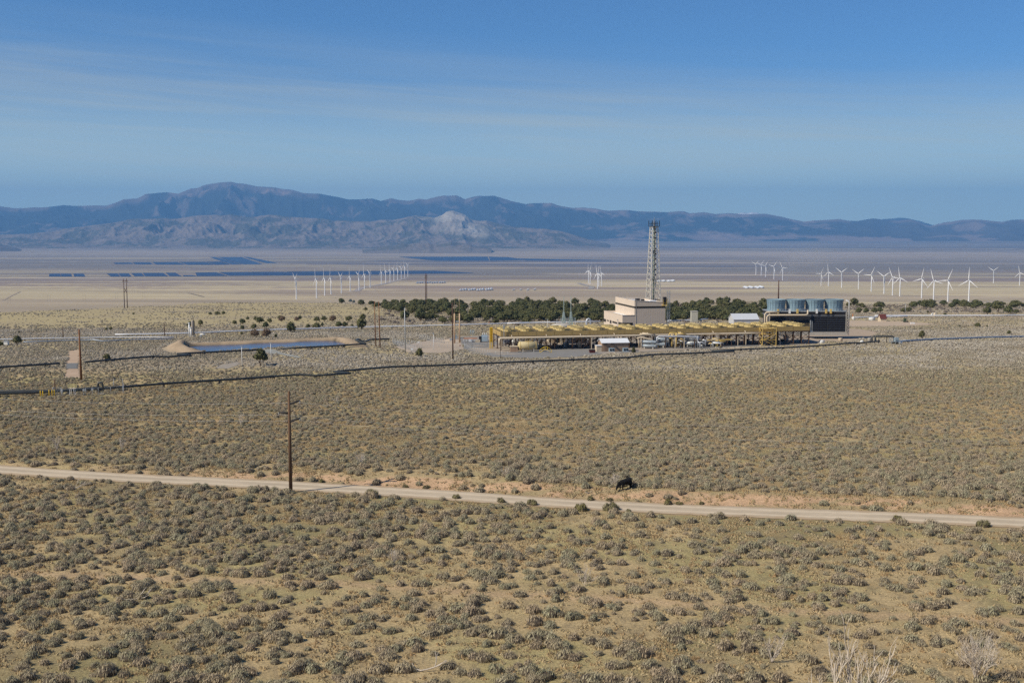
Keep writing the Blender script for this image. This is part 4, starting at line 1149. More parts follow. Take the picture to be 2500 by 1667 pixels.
def u_at(px, v):
    k_ = (px - 1250) / F * 1.0; c_, s_ = math.cos(ANG), math.sin(ANG)
    # depth along the view axis is y*cos(pitch)-z*sin(pitch); solve for u so that the ray at px is met
    lo, hi = -50., 250.
    for _ in range(40):
        m_ = (lo + hi) / 2; p = loc2(m_, v, 6.0)
        dd = p.y * math.cos(PITCH) - p.z * math.sin(PITCH)
        if p.x / dd < k_: lo = m_
        else: hi = m_
    return lo
# air cooled condenser
acc = empty('air_cooled_condenser', loc2(0, 0), ANG, label='long yellow air-cooled condenser deck with three rows of round fan shrouds on dark steel legs', cat='condenser')
NB = 18; BL = u_at(1977, 0) / 18; LT = NB * BL; WD = 14.6; ZT = 6.9; ZB = 5.25
MB().box(0.1, LT - .1, .1, WD - .1, ZT - .16, ZT).obj('deck', mat('deck_grating', (.13, .10, .05), .8, .2, 2), acc)
fp = MB().box(0.05, BL - .05, 0, .12, ZB, ZT - .02); fpo = fp.obj('fascia_panel', OCH, acc, (0, -.02, 0))
for i in range(1, NB): again(fpo, acc, (i * BL, -.02, 0))
for i in range(NB): again(fpo, acc, (i * BL, WD - .1, 0))
ep = MB().box(0, .12, 0.05, WD / 3 - .05, ZB, ZT - .02); epo = ep.obj('end_panel', OCH, acc, (0, 0, 0))
for x_ in (0, LT - .12):
    for k_ in range(3):
        if x_ or k_: again(epo, acc, (x_, k_ * WD / 3, 0))
MB().box(0, LT, -.12, .1, ZB - .28, ZB - .02).box(0, LT, WD - .1, WD + .1, ZB - .28, ZB - .02).box(0, LT, 4.7, 4.9, ZB - .4, ZB - .02).box(0, LT, 9.7, 9.9, ZB - .4, ZB - .02).obj('edge_beam', RUST, acc)
MB().box(.3, LT - .3, .3, WD - .3, ZB, ZB + .3).obj('tube_bundle', DARK, acc)
sh = MB(); sh.lathe([(2.16, 0), (2.12, .5), (2.20, .82), (2.24, .86), (2.14, .88), (2.05, .5), (2.05, 0)], 28, cap0=False, cap1=False)
for k_ in range(14):
    a = 2 * math.pi * k_ / 14
    sh.bar((2.17 * math.cos(a), 2.17 * math.sin(a), 0), (2.21 * math.cos(a), 2.21 * math.sin(a), .82), .06, .06)
SHM = sh.mesh('fan_shroud'); SHM.materials.append(mat('shroud_yellow', (.70, .55, .25), .55, .05, .8))
fn = MB(); fn.lathe([(.35, .3), (.35, .6)], 10)
for k_ in range(6):
    a = math.pi / 3 * k_; c_, s_ = math.cos(a), math.sin(a)
    fn.quad((c_ * .3 - s_ * .2, s_ * .3 + c_ * .2, .52), (c_ * 2 - s_ * .25, s_ * 2 + c_ * .25, .5), (c_ * 2 + s_ * .25, s_ * 2 - c_ * .25, .4), (c_ * .3 + s_ * .2, s_ * .3 - c_ * .2, .36))
for k_ in range(5): fn.bar((-2.0 + k_, -.9, .85), (-2.0 + k_, .9, .85), .04)
fn.bar((-2.02, 0, .7), (2.02, 0, .7), .22)
FNM = fn.mesh('fan'); FNM.materials.append(DARK)
dk = MB(); dk.lathe([(2.0, .01), (2.0, .03)], 24); DKM = dk.mesh('opening_shade_disc'); DKM.materials.append(DARK)  # dark disc on the deck, painted shade for the inside of the shroud
for i in range(NB):
    for j in range(3):
        s_o = bpy.data.objects.new('fan_shroud', SHM); link(s_o, acc); s_o.location = (BL * (i + .5), 2.6 + j * 4.75, ZT)
        f_o = bpy.data.objects.new('fan', FNM); link(f_o, s_o); f_o.rotation_euler = (0, 0, rng.uniform(0, 1))
        d_o = bpy.data.objects.new('opening_shade_disc', DKM); link(d_o, s_o)
cm = MB().box(-.17, .17, -.17, .17, -.6, ZB - .3); cm.box(-.4, .4, -.4, .4, -.6, .25)
CM = cm.mesh('column'); CM.materials.append(RUST)
for i in range(NB + 1):
    for v_ in (.2, WD / 2, WD - .2):
        c_o = bpy.data.objects.new('column', CM); link(c_o, acc); c_o.location = (min(i * BL + .2, LT - .2), v_, 0)
cb = MB()
for h_ in (0, 1):
    a_ = .2 + h_ * BL / 2; b_ = a_ + BL / 2
    cb.bar((a_, 0, ZB - .4), (b_, 0, 2.4), .15).bar((b_, 0, ZB - .4), (a_, 0, 2.4), .15)
    if h_: cb.bar((a_, 0, .1), (b_, 0, 2.4), .15).bar((b_, 0, .1), (a_, 0, 2.4), .15)
cb.bar((BL / 2 + .2, 0, -.4), (BL / 2 + .2, 0, ZB - .3), .24).bar((0.2, 0, 2.4), (BL, 0, 2.4), .16)
CBM = cb.mesh('cross_brace'); CBM.materials.append(RUST)
for i in range(NB):
    for v_ in ([.2, WD / 2, WD - .2] if i % 3 else [.2, WD - .2]):
        if v_ == .2 and i in (3, 5, 7, 9): continue
        c_o = bpy.data.objects.new('cross_brace', CBM); link(c_o, acc); c_o.location = (i * BL, v_, 0)
m = MB()
for i in range(NB * 2 + 1): m.bar((i * BL / 2, .1, ZT), (i * BL / 2, .1, ZT + 1.05), .06)
m.bar((0, .1, ZT + 1.05), (LT, .1, ZT + 1.05), .06).bar((0, .1, ZT + .55), (LT, .1, ZT + .55), .05)
m.obj('handrail', YEL, acc)
m = MB()
for j in range(5): m.bar((.1, j * WD / 4, ZT), (.1, j * WD / 4, ZT + 1.05), .06)
m.bar((.1, 0, ZT + 1.05), (.1, WD, ZT + 1.05), .06).bar((.1, 0, ZT + .55), (.1, WD, ZT + .55), .05)
m.obj('handrail', YEL, acc)
m = MB(); m.tube([(-.6, -1.3, 2.2), (-.6, -1.3, 4.4), (-.2, -1.3, 4.72), (40, -1.3, 4.72), (96, -1.3, 4.75), (104, -1.3, 4.72)], .40, 10); m.obj('header_pipe', LTAN, acc)
m = MB()
for i in range(0, 16): m.bar((i * BL + .2, -1.8, 4.25), (i * BL + .2, .2, 4.25), .16)
for i in (0, 1, 5, 8, 11, 14): m.bar((i * BL + .2, -1.6, -.5), (i * BL + .2, -1.6, 4.3), .26)
m.obj('pipe_bracket', LTAN, acc)
m = MB()
for i in range(8): m.tube([(4 + i * 13, -1.3, 5.1), (4 + i * 13, -1.3, 5.5), (4 + i * 13 + .1, .0, 5.6)], .16, 6)
m.obj('riser_pipe', LTAN, acc)
for x_, lb_, h_ in ((-1.0, 'bright yellow caged ladder', 7.9),):
    m = MB()
    for a_, b_ in ((-.45, -.45), (.45, -.45), (-.45, .45), (.45, .45)): m.bar((x_ - 1 + a_, 8 + b_, -.2), (x_ - 1 + a_, 8 + b_, h_), .12)
    for k_ in range(14):
        z_ = .4 + k_ * .55
        m.box(x_ - 1.5, x_ - .5, 7.48, 7.56, z_, z_ + .12); m.box(x_ - 1.5, x_ - 1.42, 7.5, 8.5, z_, z_ + .12)
    m.box(x_ - 1.42, x_ - .58, 7.6, 7.66, 2.4, h_ + .2)
    m.obj('ladder_cage', BYEL, acc)
m = MB(); m.bar((1.2, -.4, 3), (1.2, -.4, 9.6), .22).box(.9, 1.5, -.7, -.1, 8.2, 9.2); m.obj('end_mast', GALV, acc)
m = MB(); m.bar((LT + .4, .3, 4.5), (LT + .4, .3, 9.2), .3).bar((LT + 1.1, .3, 4.5), (LT + 1.1, .3, 8.8), .22).box(LT + .2, LT + 1.4, 0, .7, 4.4, 4.9); m.obj('end_mast', GALV, acc)

# main building
mb_ = empty('turbine_building', loc2(u_at(1548.8, 29), 29), ANG, label='tall tan windowless building with dark strip and white roof behind the condenser', cat='building')
HB = 15.8; WB = u_at(1624, 29) - u_at(1548.8, 29); DB = 26.5
def wallpoly(m, w, h1, h2, d, t=.3):
    pass
m = MB(); m.prism([(0, -1), (WB, -1), (WB, HB - .9), (0, HB)], 0, .3); m.obj('front_wall', TAN, mb_)
m = MB(); m.box(0, .3, .3, DB, -1, HB); m.obj('side_wall', TAN, mb_)
m = MB(); m.box(WB - .3, WB, .3, DB, -1, HB - .9); m.obj('side_wall', TAN, mb_)
m = MB(); m.prism([(0, -1), (WB, -1), (WB, HB - .9), (0, HB)], DB, DB + .3); m.obj('rear_wall', TAN, mb_)
m = MB(); m.prism([(.3, HB - 1.0), (WB - .3, HB - 1.75), (WB - .3, HB - 1.55), (.3, HB - .75)], .3, DB); m.obj('roof', ROOFW, mb_)
m = MB(); m.box(-.02, WB + .02, -.06, .02, HB - 3.05, HB - 2.35); m.obj('window_strip', GLASS, mb_)
m = MB(); m.box(-.06, .02, .05, DB, HB - 3.05, HB - 2.35); m.obj('window_strip', GLASS, mb_)
for k_, (a_, b_) in enumerate([(.0, .9)]):
    MB().box(.55, .72, -.08, .02, -1, HB - .1).obj('downpipe', CONC, mb_)
m = MB()
for k_ in range(1, 14): m.box(k_ * .95, k_ * .95 + .04, -.012, .01, -1, HB - 3)
m.obj('panel_rib', TAN, mb_, kind='stuff')
m = MB()
for k_ in range(1, 28): m.box(-.012, .01, k_ * .97, k_ * .97 + .05, -1, HB - 3)
m.obj('panel_rib', TAN, mb_, kind='stuff')
m = MB(); m.box(-.08, WB + .08, -.08, .12, HB - .12, HB + .1); 
MB().prism([(-.08, HB - .02), (WB + .08, HB - .92), (WB + .08, HB - .76), (-.08, HB + .14)], -.1, .36).obj('parapet_cap', TAN, mb_)
for (x_, y_, w_, d_, h_, mm_, nm) in [(4.5, 5, 1.3, 1.3, 1.3, DARK, 'roof_vent'), (4.2, 11, 1.6, 1.6, 1.2, DARK, 'roof_vent'), (2.0, 14, 2.4, 2.4, .5, ROOFW, 'skylight'), (8.6, 6, 2.6, 2.6, .5, ROOFW, 'skylight')]:
    MB().box(x_, x_ + w_, y_, y_ + d_, HB - 1.6, HB - .9 + h_ * .8).obj(nm, mm_, mb_)
MB().bar((3, 20, HB - 1), (3, 20, HB + 2.2), .12).obj('roof_mast', LTAN, mb_)
MB().box(WB - 1.7, WB - .2, -.1, 0.0, 0.2, 4.3).obj('side_door', LTAN, mb_)
m = MB(); m.box(WB - 1.6, WB + .6, -.7, -.1, HB - 2.1, HB - 1.9)
for a_, b_ in ((WB - 1.2, -.6), (WB + .4, -.6), (WB + .4, -.15)): m.bar((a_, b_, HB - 2), (a_, b_, HB + .4), .08)
m.bar((WB - 1.2, -.6, HB - 1), (WB + .5, -.6, HB - 1), .07)
m.obj('roof_platform', BYEL, mb_)
m = MB(); m.box(WB - .9, WB + .3, -.4, 1.0, HB - 1.6, HB + 1.3); m.obj('roof_unit', DARK, mb_)
# ladder tower on the right corner
m = MB()
for a_, b_ in ((0, 0), (1.0, 0), (0, 1.0), (1.0, 1.0)): m.bar((WB + .9 + a_, b_, -1), (WB + .9 + a_, b_, HB + 3.9), .12)
for k_ in range(18): 
    z_ = k_ * 1.08
    m.bar((WB + .9, 0, z_), (WB + 1.9, 0, z_ + 1.08), .07).bar((WB + .9, 0, z_), (WB + 1.9, 0, z_), .08).bar((WB + .9, 1, z_), (WB + .9, 0, z_ + 1.08), .07)
m.obj('ladder_tower', GALV, mb_)
lw = empty('control_wing', loc2(u_at(1519.5, 29), 29), ANG, label='lower tan wing with dark ribbon windows joined left of the tall tan building', cat='building')
HL = 9.95; WL = u_at(1548.8, 29) - u_at(1519.5, 29); DL = 26.3
MB().box(0, WL, 0, .3, -1, HL).obj('front_wall', TAN, lw)
MB().box(0, .3, .3, DL, -1, HL).obj('side_wall', TAN, lw)
MB().box(0, WL, DL, DL + .3, -1, HL).obj('rear_wall', TAN, lw)
MB().box(.3, WL, .3, DL, HL - .9, HL - .7).obj('roof', ROOFW, lw)
MB().box(-.1, WL, -.1, .02, HL - .1, HL + .12).obj('parapet_cap', TAN, lw)
MB().box(-.1, .34, .02, DL, HL - .02, HL + .12).obj('parapet_cap', TAN, lw)
MB().box(-.02, WL - .7, -.05, .05, 5.5, 6.95).obj('ribbon_window', GLASS, lw)
for a_, b_, z0_, z1_ in [(.0, 5.4, 5.5, 6.95), (7.2, 14, 5.9, 6.6), (15.3, 17.8, 5.4, 6.7), (19.2, 22, 6.0, 6.5), (23.5, 27, 5.4, 6.6)]:
    MB().box(-.05, .05, a_, b_, z0_, z1_).obj('window', GLASS, lw)
MB().box(-.12, -.02, 0, DL, 3.05, 3.15).obj('handrail', GALV, lw)
for k_, (u_, h_) in enumerate([(52.5, 8.5), (48.8, 6.5)]):
    m = MB(); m.bar((0, 0, -1), (0, 0, h_), .12).box(-.4, .1, -.1, .1, h_ - .1, h_ + .1)
    m.obj('lamp_post', GALV, None, loc2(u_, 26), ANG, label=['slim lamp post in front of the tan wing, nearer its windows', 'slim shorter lamp post in front of the left end of the tan wing'][k_], cat='lamp post')

# lattice tower behind the building
LAT = mat('lattice_paint', (.66, .62, .53), .6, .08, 1)
tw_y = 512.0
tb = P(1594, 800, tw_y)
lt = empty('lattice_tower', (tb.x, tb.y, gz(tb.x, tb.y)), math.radians(20), label='tall tapering cream lattice tower with dark crown rising behind the tan building', cat='tower')
ht = topz(1592, 553, tw_y) - lt.location.z
hb0, hb1 = 2.95, 1.3
def hw(z): return hb0 + (hb1 - hb0) * z / ht
for sx in (-1, 1):
    for sy in (-1, 1):
        MB().bar((sx * hw(-.5), sy * hw(-.5), -.5), (sx * hw(ht), sy * hw(ht), ht), .27).obj('leg', LAT, lt)
z_ = 0; k_ = 0
while z_ < ht - .5:
    dz = max(1.6, 2 * hw(z_) * .62); dz = min(dz, ht - z_); z2 = z_ + dz; zm = (z_ + z2) / 2
    m = MB()
    for q_ in range(4):
        def pt(s, z, q_=q_):
            a = hw(z); v_ = [(s * a, -a), (a, s * a), (-s * a, a), (-a, -s * a)][q_]
            return (v_[0], v_[1], z)
        m.bar(pt(-1, z2), pt(1, z2), .13)
        m.bar(pt(-1, z_), pt(0, z2), .12).bar(pt(1, z_), pt(0, z2), .12)
    m.obj('lattice_section', LAT, lt)
    z_ = z2; k_ += 1
m = MB()
for a_, b_ in ((.0, .2), (.5, .4)): m.tube([(a_, b_, 0), (a_, b_, ht)], .2, 8)
m.obj('inner_pipe', mat('green_grey_pipe', (.32, .36, .26), .6, .2, 1), lt)
m = MB()
for k_ in range(9): MB().lathe([(.62, 0), (.66, .5), (.3, .6)], 12, (.45, -.2, ht - 3 - k_ * 2.35)).obj('ladder_hoop', DARK, lt)
for zf in (.78, .52, .33):
    z_ = ht * zf; a_ = hw(z_)
    MB().box(-a_, a_, -a_, a_, z_ - .08, z_ + .08).obj('rest_platform', RUST, lt)
m = MB(); a_ = hb1 + .45
m.box(-a_, a_, -a_, a_, ht, ht + .15)
for sx in (-1, -.35, .35, 1):
    for sy in (-1, 1): m.bar((sx * a_, sy * a_, ht), (sx * a_, sy * a_, ht + (2.6 if abs(sx) == 1 else 2.0)), .2)
m.bar((-a_, -a_, ht + 1.2), (a_, -a_, ht + 1.2), .14).bar((-a_, a_, ht + 1.2), (a_, a_, ht + 1.2), .14)
m.obj('crown_platform', DARK, lt)
m = MB(); m.bar((0, 0, ht), (0, 0, ht + 3.0), .35).bar((0, 0, ht + 3), (0, 0, ht + 4.2), .12); m.obj('top_mast', GALV, lt)

# ---------------------------------------------------------------- wet cooling tower
cg = G(1877, 815.5)
ct = empty('cooling_tower', (cg.x, cg.y, cg.z), math.radians(1.0), label='black louvered cooling tower block with four blue-grey fan stacks on top', cat='cooling tower')
k_ = F / cg.y
LX = (2067 - 1876) / k_; DX = 12.5
zd = topz(1877, 760, cg.y) - cg.z
BS = mat('blue_grey_stack', (.205, .30, .36), .55, .10, .8, dirt=(.36, .42, .44), dirt_amt=.5)
MB().box(-.2, LX + .2, -.2, DX + .2, -.5, .9).obj('basin', CONC, ct)
MB().box(.35, LX - .35, .5, DX - .4, .9, zd - .3).obj('fill_block', DARK, ct)
LV = mat('louver', (.035, .035, .04), .5, .2, 1)
nl = 9; hl = (zd - .9 - 1.7) / nl
lo = MB(); lo.bar((.08, -.28, 0), (.08, .5, hl * .9), .05)
lo = MB()
w_ = (LX - .8) / 4
lo.quad((0, -.15, 0), (w_ - .12, -.15, 0), (w_ - .12, .42, hl * .86), (0, .42, hl * .86)); lo.quad((0, -.15, -.03), (0, .42, hl * .83), (w_ - .12, .42, hl * .83), (w_ - .12, -.15, -.03))
lo.quad((0, -.15, -.03), (w_ - .12, -.15, -.03), (w_ - .12, -.15, 0), (0, -.15, 0))
LM = lo.mesh('louver'); LM.materials.append(LV)
for i in range(4):
    for j in range(nl):
        o = bpy.data.objects.new('louver', LM); link(o, ct); o.location = (.4 + i * w_, .05, 1.0 + j * hl)
MB().box(0, LX, .1, DX - .1, zd - 1.9, zd - 1.72).obj('ledge', GALV, ct)
MB().box(.2, LX - .2, .2, DX - .2, zd - 1.7, zd - .25).obj('fan_deck_band', DARK, ct)
MB().box(-.1, LX + .1, -.1, DX + .1, zd - .22, zd).obj('fan_deck', GALV, ct)
for x_ in (0.0, LX - .4): MB().box(x_, x_ + .4, -.05, .4, .9, zd - .25).obj('corner_post', CONC, ct)
MB().box(LX - .3, LX + .35, .4, DX - .2, .9, zd - .25).obj('end_wall', DARK, ct)
m = MB()
for i in range(25): m.bar((i * LX / 24, -.05, zd), (i * LX / 24, -.05, zd + 1.1), .07)
m.bar((0, -.05, zd + 1.1), (LX, -.05, zd + 1.1), .08).bar((0, -.05, zd + .55), (LX, -.05, zd + .55), .07)
m.obj('handrail', GALV, ct)
hs = topz(1877, 732.5, cg.y) - cg.z - zd
rs = LX / 4 / 2 - .12
st = MB()
st.lathe([(rs * .94, 0), (rs * .90, hs * .2), (rs * .905, hs * .45), (rs * .95, hs * .75), (rs * 1.0, hs * .98), (rs * 1.01, hs), (rs * .97, hs), (rs * .93, hs * .75), (rs * .87, hs * .3), (rs * .87, 0)], 40, cap0=False, cap1=False)
STM = st.mesh('fan_stack'); STM.materials.append(BS)
rb = MB()
for q_ in range(20):
    a = 2 * math.pi * q_ / 20
    rb.bar((rs * .95 * math.cos(a), rs * .95 * math.sin(a), 0), (rs * .915 * math.cos(a), rs * .915 * math.sin(a), hs * .3), .08).bar((rs * .915 * math.cos(a), rs * .915 * math.sin(a), hs * .3), (rs * 1.005 * math.cos(a), rs * 1.005 * math.sin(a), hs * .98), .08)
for z_, r_ in ((.3, .905), (.72, .957)):
    rb.lathe([(rs * r_, hs * z_), (rs * r_ + .07, hs * z_ + .04), (rs * r_, hs * z_ + .08)], 40, cap0=False, cap1=False)
RBM = rb.mesh('stack_rib'); RBM.materials.append(BS)
ff = MB(); ff.lathe([(rs * .85, hs * .35), (rs * .85, hs * .38)], 24)
FFM = ff.mesh('stack_fan'); FFM.materials.append(DARK)
for i in range(4):
    o = bpy.data.objects.new('fan_stack', STM); link(o, ct); o.location = (LX / 8 + i * LX / 4, 5.2, zd)
    c_ = bpy.data.objects.new('stack_rib', RBM); link(c_, o); c_['kind'] = 'stuff'
    c_ = bpy.data.objects.new('stack_fan', FFM); link(c_, o)
m = MB(); m.tube([(-2.2, -1.5, -.5), (-2.2, -1.5, zd - 1.1), (-1.6, -1.5, zd - .4), (0, -1.4, zd - .2), (4, -1.2, zd - .2)], .34, 8)
m.tube([(-1.3, -1.5, -.5), (-1.3, -1.5, zd - 2.2), (-.6, -1.5, zd - 1.5), (LX * .46, -1.3, zd - 1.5), (LX * .485, -1.2, zd - 1.1), (LX * .487, -1.0, zd + .6)], .36, 8)
m.obj('riser_pipe', LTAN, ct)
m = MB(); m.tube([(LX - .6, .2, zd + hs - .2), (LX + .6, .2, zd + hs - .4), (LX + .9, .2, zd + hs - 1), (LX + .9, .2, zd - 4)], .2, 7); m.obj('vent_pipe', WHT, ct)
m = MB()
for a_, b_ in ((.5, 2), (1.7, 2), (.5, 3.2), (1.7, 3.2)): m.bar((LX + a_, b_, -.8), (LX + a_, b_, zd + .6), .13)
for q_ in range(8):
    z_ = q_ * zd / 8
    m.bar((LX + .5, 2, z_), (LX + 1.7, 2, z_ + zd / 8), .15, .25).bar((LX + .5, 2, z_), (LX + 1.7, 2, z_), .1)
m.obj('stairs', GALV, ct)
for x_ in (.1, .25, .35, .6, .72, .78):
    MB().box(LX * x_, LX * x_ + .7, -.5, .3, zd - .9, zd + .9).obj('valve_box', YEL if x_ in (.1, .35, .72, .78) else WHT, ct)

# ---------------------------------------------------------------- other buildings and vessels
def gable(px0, px1, py, hwall, hridge, depth, rz, wallm, roofm, label, name='shed', cat='shed', ridge_along=True, extra=None):
    g0 = G(px0, py); g1x = g0.x + (px1 - px0) / F * g0.y / math.cos(rz)
    w_ = g1x - g0.x
    e = empty(name, g0, rz, label=label, cat=cat)
    MB().box(0, w_, 0, .2, -.6, hwall).obj('front_wall', wallm, e)
    MB().box(0, w_, depth - .2, depth, -.6, hwall).obj('rear_wall', wallm, e)
    for x_ in (0, w_ - .2):
        m = MB(); m.v += [(x_, .2, -.6), (x_, depth - .2, -.6), (x_, depth - .2, hwall), (x_, depth / 2, hwall + hridge * .96), (x_, .2, hwall)]
        m.v += [(x_ + .2, a, b) for _, a, b in m.v[:5]]
        m.f += [(0, 4, 3, 2, 1), (5, 6, 7, 8, 9)] + [(i, (i + 1) % 5, (i + 1) % 5 + 5, i + 5) for i in range(5)]; m.sm += [False] * 7
        m.obj('end_wall', wallm, e)
    for s_ in (0, 1):
        m = MB(); y0_, y1_ = (-.35, depth / 2) if s_ == 0 else (depth / 2, depth + .35)
        z0_, z1_ = (hwall - .05, hwall + hridge) if s_ == 0 else (hwall + hridge, hwall - .05)
        n = [(-.35, y0_, z0_), (w_ + .35, y0_, z0_), (w_ + .35, y1_, z1_), (-.35, y1_, z1_)]
        m.quad(*[(a, b, c + .12) for a, b, c in n]); m.quad(*[(a, b, c) for a, b, c in reversed(n)])
        m.quad((n[0][0], n[0][1], n[0][2]), (n[1][0], n[1][1], n[1][2]), (n[1][0], n[1][1], n[1][2] + .12), (n[0][0], n[0][1], n[0][2] + .12))
        m.quad((n[3][0], n[3][1], n[3][2]), (n[0][0], n[0][1], n[0][2]), (n[0][0], n[0][1], n[0][2] + .12), (n[3][0], n[3][1], n[3][2] + .12))
        m.obj('roof', roofm, e)
    return e, w_
BTAN = mat('brown_siding', (.34, .235, .16), .75, .1, 1)
cbld, w_ = gable(1470, 1536, 858.5, 3.1, 1.25, 6.0, math.radians(10), BTAN, ROOFW, 'small tan control building with white gable roof in front of the condenser', 'control_building', 'building')
for x_ in (.8, 3.4): 
    m = MB(); m.prism([(x_, 2.7), (x_ + 1.0, 2.7), (x_ + 1.0, 2.85), (x_, 2.85)], -.95, 0); m.obj('awning', DARK, cbld)
    MB().box(x_ + .05, x_ + .95, -.06, .02, .1, 2.2).obj('door', mat('brown_door', (.24, .16, .11), .6, .05, 1), cbld)
for k_, x_ in enumerate((2.2, 7.3)):
    p_ = cbld.matrix_basis @ Vector((x_, -1.9, 0))
    e = empty('cooling_unit', (p_.x, p_.y, gz(p_.x, p_.y)), math.radians(10), label=['left pale blue air-conditioning unit in front of the control building', 'right pale blue air-conditioning unit in front of the control building'][k_], cat='cooling unit', group='air-conditioning units')
    MB().box(0, 1.9, 0, 1.1, 0, 1.35).obj('casing', BLUEG, e)
    for q_ in range(2):
        m = MB().lathe([(.38, 0), (.38, .04)], 14); m.v = [(x + .5 + q_ * .9, -y_z, z + .75) for (x, z, y_z) in m.v]; m.obj('fan_grille', DARK, e)
p_ = cbld.matrix_basis @ Vector((-2.0, .2, 0))
e = empty('porch_shed', (p_.x, p_.y, p_.z), math.radians(10), label='small white lean-to against the left gable of the control building', cat='shed')
MB().box(0, 1.9, 0, 2.4, -.5, 2.1).obj('walls', LTAN, e); MB().box(-.1, 2.0, -.15, 2.5, 2.1, 2.22).obj('roof', ROOFW, e)
e, _w = gable(1791, 1853, 801, 4.3, 2.6, 10, math.radians(4), mat('pale_grey_siding', (.50, .50, .50), .7, .05, 1), mat('grey_white_roof', (.55, .57, .60), .5, .05, .5), 'grey-white gabled warehouse left of the black cooling tower', 'warehouse', 'warehouse')
g = G(1688, 787)
e = empty('block_hut', g, 0, label='square pale block hut in front of the woodland right of the tan building', cat='hut')
hh = topz(1688, 761, g.y) - g.z; ww = 15.5 / F * g.y
MB().box(0, ww, 0, 4, -1, hh).obj('walls', mat('pale_block', (.46, .44, .37), .85, .15, 2), e); MB().box(-.15, ww + .15, -.15, 4.15, hh, hh + .25).obj('roof', CONC, e)
e, _w = gable(2150, 2164, 785, 1.6, 2.4, 5, 0, LTAN, mat('maroon_roof', (.12, .035, .03), .7, .1, 1), 'tiny hut with maroon roof beside the white domed tank at the right', 'hut', 'hut')
def tank(px, py, w_px, h_px, label, m_, dome=.15, name='tank'):
    g = G(px, py); r_ = w_px / 2 / F * g.y; h_ = h_px / F * g.y
    e = empty(name, g, 0, label=label, cat='tank')
    MB().lathe([(r_, -.5), (r_, h_)], 24, cap1=False).obj('shell', m_, e)
    MB().lathe([(r_ * 1.02, h_), (r_ * .6, h_ * (1 + dome * .7)), (r_ * .1, h_ * (1 + dome))], 24).obj('lid', m_, e)
    return e
tank(2128.5, 782.5, 15.5, 6.5, 'white domed storage tank at the right, left of the maroon-roofed hut', WHT, .25)
tank(2052, 833, 10.5, 8, 'small pale cylindrical tank in scrub below the cooling tower', LTAN, .05)
tank(2123, 835, 8.5, 10, 'grey upright tank beside the pipe arch at the right', CONC, .05)
tank(2006, 838, 14, 6, 'low white rounded tank at the right foot of the condenser', WHT, .4)
tank(2104, 838, 10, 5, 'small white bulging tank behind the end of the black pipeline', WHT, .5)
tank(2084, 781, 7, 7, 'white cylinder beside an orange marker at the right of the cooling tower', WHT, .2)
def horiz(px, py, len_px, r_, rz, label, m_, name='vessel', n=1, z0=.6, cat='vessel', ends=None):
    """horizontal cylinder(s) on saddles"""
    g = G(px, py); L_ = len_px / F * g.y / max(math.cos(rz), .2)
    e = empty(name, (g.x, g.y, g.z), rz, label=label, cat=cat)
    for k_ in range(n):
        z_ = z0 + r_ + k_ * (2 * r_ + .25)
        m = MB(); m.tube([(-.35, 0, z_), (-.1, 0, z_), (0, 0, z_), (L_, 0, z_), (L_ + .1, 0, z_), (L_ + .35, 0, z_)], [r_ * .5, r_ * .85, r_, r_, r_ * .85, r_ * .5], 18); m.obj('shell', m_, e)
        for x_ in (.06, .5, .94):
            m = MB(); m.tube([(L_ * x_ - .06, 0, z_), (L_ * x_ + .06, 0, z_)], r_ * 1.04, 18); m.obj('band', ends or GALV, e)
    for x_ in (.2, .8): MB().box(L_ * x_ - .2, L_ * x_ + .2, -r_ * .8, r_ * .8, -.4, z0 + r_ * .4).obj('saddle', CONC, e)
    return e, L_
e, L_ = horiz(1267, 859, 44, 1.5, 0.12, 'big beige horizontal tank under the left end of the condenser', mat('beige_tank', (.52, .43, .24), .6, .1, 1, dirt=(.35, .25, .12), dirt_amt=.4), 'storage_tank', 1, .8, 'tank', YEL)
m = MB(); m.box(L_ * .35, L_ * .75, -.5, .5, 3.9, 4.0)
for x_ in (.35, .55, .75): m.bar((L_ * x_, -.5, 4), (L_ * x_, -.5, 4.9), .07)
m.bar((L_ * .35, -.5, 4.9), (L_ * .75, -.5, 4.9), .07); m.obj('walkway', YEL, e)
BG = mat('steel_blue_insulation', (.30, .35, .39), .45, .12, 1.2, metal=.1, dirt=(.18, .15, .12), dirt_amt=.4)
horiz(1567, 851, 33, .62, -.35, 'pair of stacked grey heat exchanger cylinders right of the control building', BG, 'heat_exchanger', 2, .5, 'heat exchanger', GALV)
horiz(1600, 848, 24, .8, -.4, 'shorter grey vessel behind the stacked heat exchangers', BG, 'heat_exchanger', 2, .5, 'heat exchanger', GALV)
horiz(1672, 846, 32, .9, -.3, 'silver-white insulated vessel under the condenser middle', GALV, 'heat_exchanger', 2, .4, 'heat exchanger', WHT)
horiz(1700, 845, 20, .7, -.4, 'small grey vessel at the right end of the exchanger group', BG, 'heat_exchanger', 1, .9, 'heat exchanger', DARK)
horiz(1232, 845, 14, .9, 0.1, 'white tank behind the steel legs at the condenser left end', WHT, 'tank', 1, .6, 'tank')
horiz(1252, 843, 14, .8, 0.1, 'second small white tank behind the beige tank', WHT, 'tank', 1, .8, 'tank')
